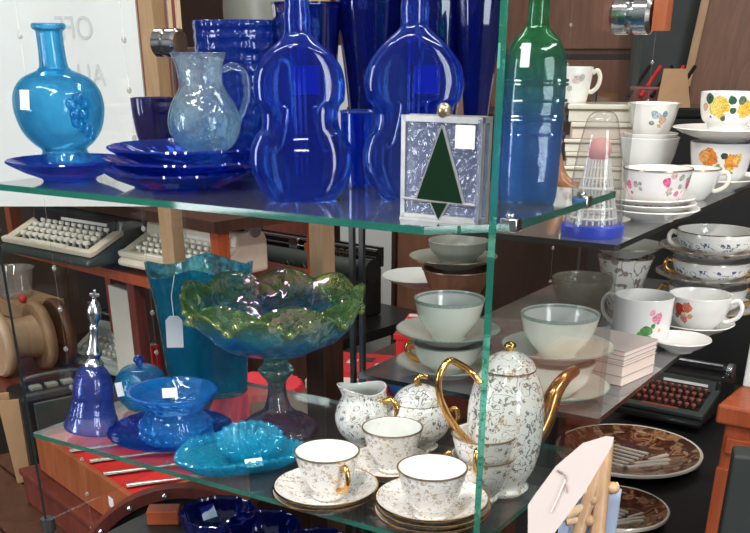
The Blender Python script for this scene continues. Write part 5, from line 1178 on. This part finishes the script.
MB().ball((.0, 0, zz_(150)), .016, 12, 0, (1, 1, 1)).build('pink_ball', M['pink'], dm)
# amber curled horn lying behind
q = P(563, 200, ZRU); Yq = q.y+.06
pts = [PY(a, b, Yq) for a, b in ((556, 158), (558, 173), (562, 184), (569, 191), (576, 193), (581, 190), (582, 186))]
zmin = min(v.z for v in pts)-.012; o0 = Vector((pts[3].x, Yq, ZRU)); mb = MB().tube(smooth3([Vector((v.x-o0.x, 0, v.z-zmin+.0)) for v in pts], 5), [.009+.004*math.sin(PI*i/30) for i in range(31)], 12)
o = mb.build('curled_horn', M['amber'], None, tuple(o0)); tag(o, 'curled amber-brown horn standing between the green-blue bottle and the dome', 'horn')
# ------------------------------------------------------------------ hanging strings of small clear lights
def string(px, py, dp, label, n, step):
    q = PD(px, py, dp); s = thing('hanging_light_string', (q.x, q.y, 0), label, 'string lights', 'strings of clear bead lights', face(q))
    z0 = zat(q, py); mb = MB().tube([(0, 0, 3.0), (0, 0, z0-step*n)], .0004, 5); mb.build('cord', M['clear'], s)
    for k in range(n): MB().ball((0, -.001, z0-step*k), .0042, 8, 0, (1, .8, 1.2)).build('bulb', M['bead'], s)
string(20, 36, 1.62, 'leftmost string of clear bead lights hanging before the white board', 14, .075)
string(124, 40, 1.62, 'second string of clear bead lights, near the white board edge', 14, .075)
string(571, 25, 2.45, 'string of clear bead lights before the brown wardrobe', 12, .09)
string(657, 22, 2.45, 'string of clear bead lights before the chalkboard', 12, .09)
# ------------------------------------------------------------------ light
w = bpy.data.worlds.new('world'); bpy.context.scene.world = w; w.use_nodes = True
nt = w.node_tree; bg = nt.nodes['Background']
tc_ = nt.nodes.new('ShaderNodeTexCoord'); sp2 = nt.nodes.new('ShaderNodeSeparateXYZ'); nt.links.new(tc_.outputs['Generated'], sp2.inputs[0])
cr2 = nt.nodes.new('ShaderNodeValToRGB'); cr2.color_ramp.elements[0].color = (.10, .09, .08, 1); cr2.color_ramp.elements[1].color = (.85, .92, 1.0, 1); cr2.color_ramp.elements[0].position = .35; cr2.color_ramp.elements[1].position = .75
mr = nt.nodes.new('ShaderNodeMapRange'); mr.inputs[1].default_value = -1; mr.inputs[2].default_value = 1; nt.links.new(sp2.outputs[2], mr.inputs[0]); nt.links.new(mr.outputs[0], cr2.inputs[0]); nt.links.new(cr2.outputs[0], bg.inputs[0]); bg.inputs[1].default_value = .45
def area(name, l, target, sx, sy, e, col=(1, 1, 1)):
    d = bpy.data.lights.new(name, 'AREA'); d.shape = 'RECTANGLE'; d.size = sx; d.size_y = sy; d.energy = e; d.color = col
    o = bpy.data.objects.new(name, d); C.objects.link(o); o.location = l; o.rotation_euler = (Vector(target)-Vector(l)).to_track_quat('-Z', 'Y').to_euler()
area('ceiling_lamp', (-1.0, .1, 2.92), (-1.0, .11, 0), 1.5, .14, 36, (1, .97, .92))
area('ceiling_lamp', (-.1, -.5, 2.92), (-.1, -.49, 0), .14, 1.4, 30, (1, .97, .92))
area('ceiling_lamp', (.9, .9, 2.92), (.9, .91, 0), .14, 1.4, 32, (1, .97, .92))
area('ceiling_lamp', (-2.2, 2.0, 2.92), (-2.2, 2.01, 0), 1.2, .2, 15, (1, .95, .88))
area('ceiling_lamp', (-.2, 2.1, 2.92), (-.2, 2.11, 0), 1.2, .2, 16, (1, .95, .88))
area('shop_window_daylight', (-2.9, -1.8, 1.7), (-.9, 1.1, 1.1), .8, 1.8, 55, (.92, .96, 1))
area('shop_window_daylight', (2.3, -.3, 1.7), (-.6, 1.2, 1.1), .8, 1.8, 50, (.92, .96, 1))
sc = bpy.context.scene
sc.view_settings.view_transform = 'Standard'; sc.view_settings.look = 'None'; sc.view_settings.exposure = .3; sc.view_settings.gamma = 1; sc.view_settings.use_curve_mapping = False
sc.cycles.max_bounces = 14; sc.cycles.transmission_bounces = 12; sc.cycles.transparent_max_bounces = 24; sc.cycles.glossy_bounces = 5; sc.cycles.diffuse_bounces = 3
sc.cycles.use_denoising = True; sc.cycles.sample_clamp_indirect = 6
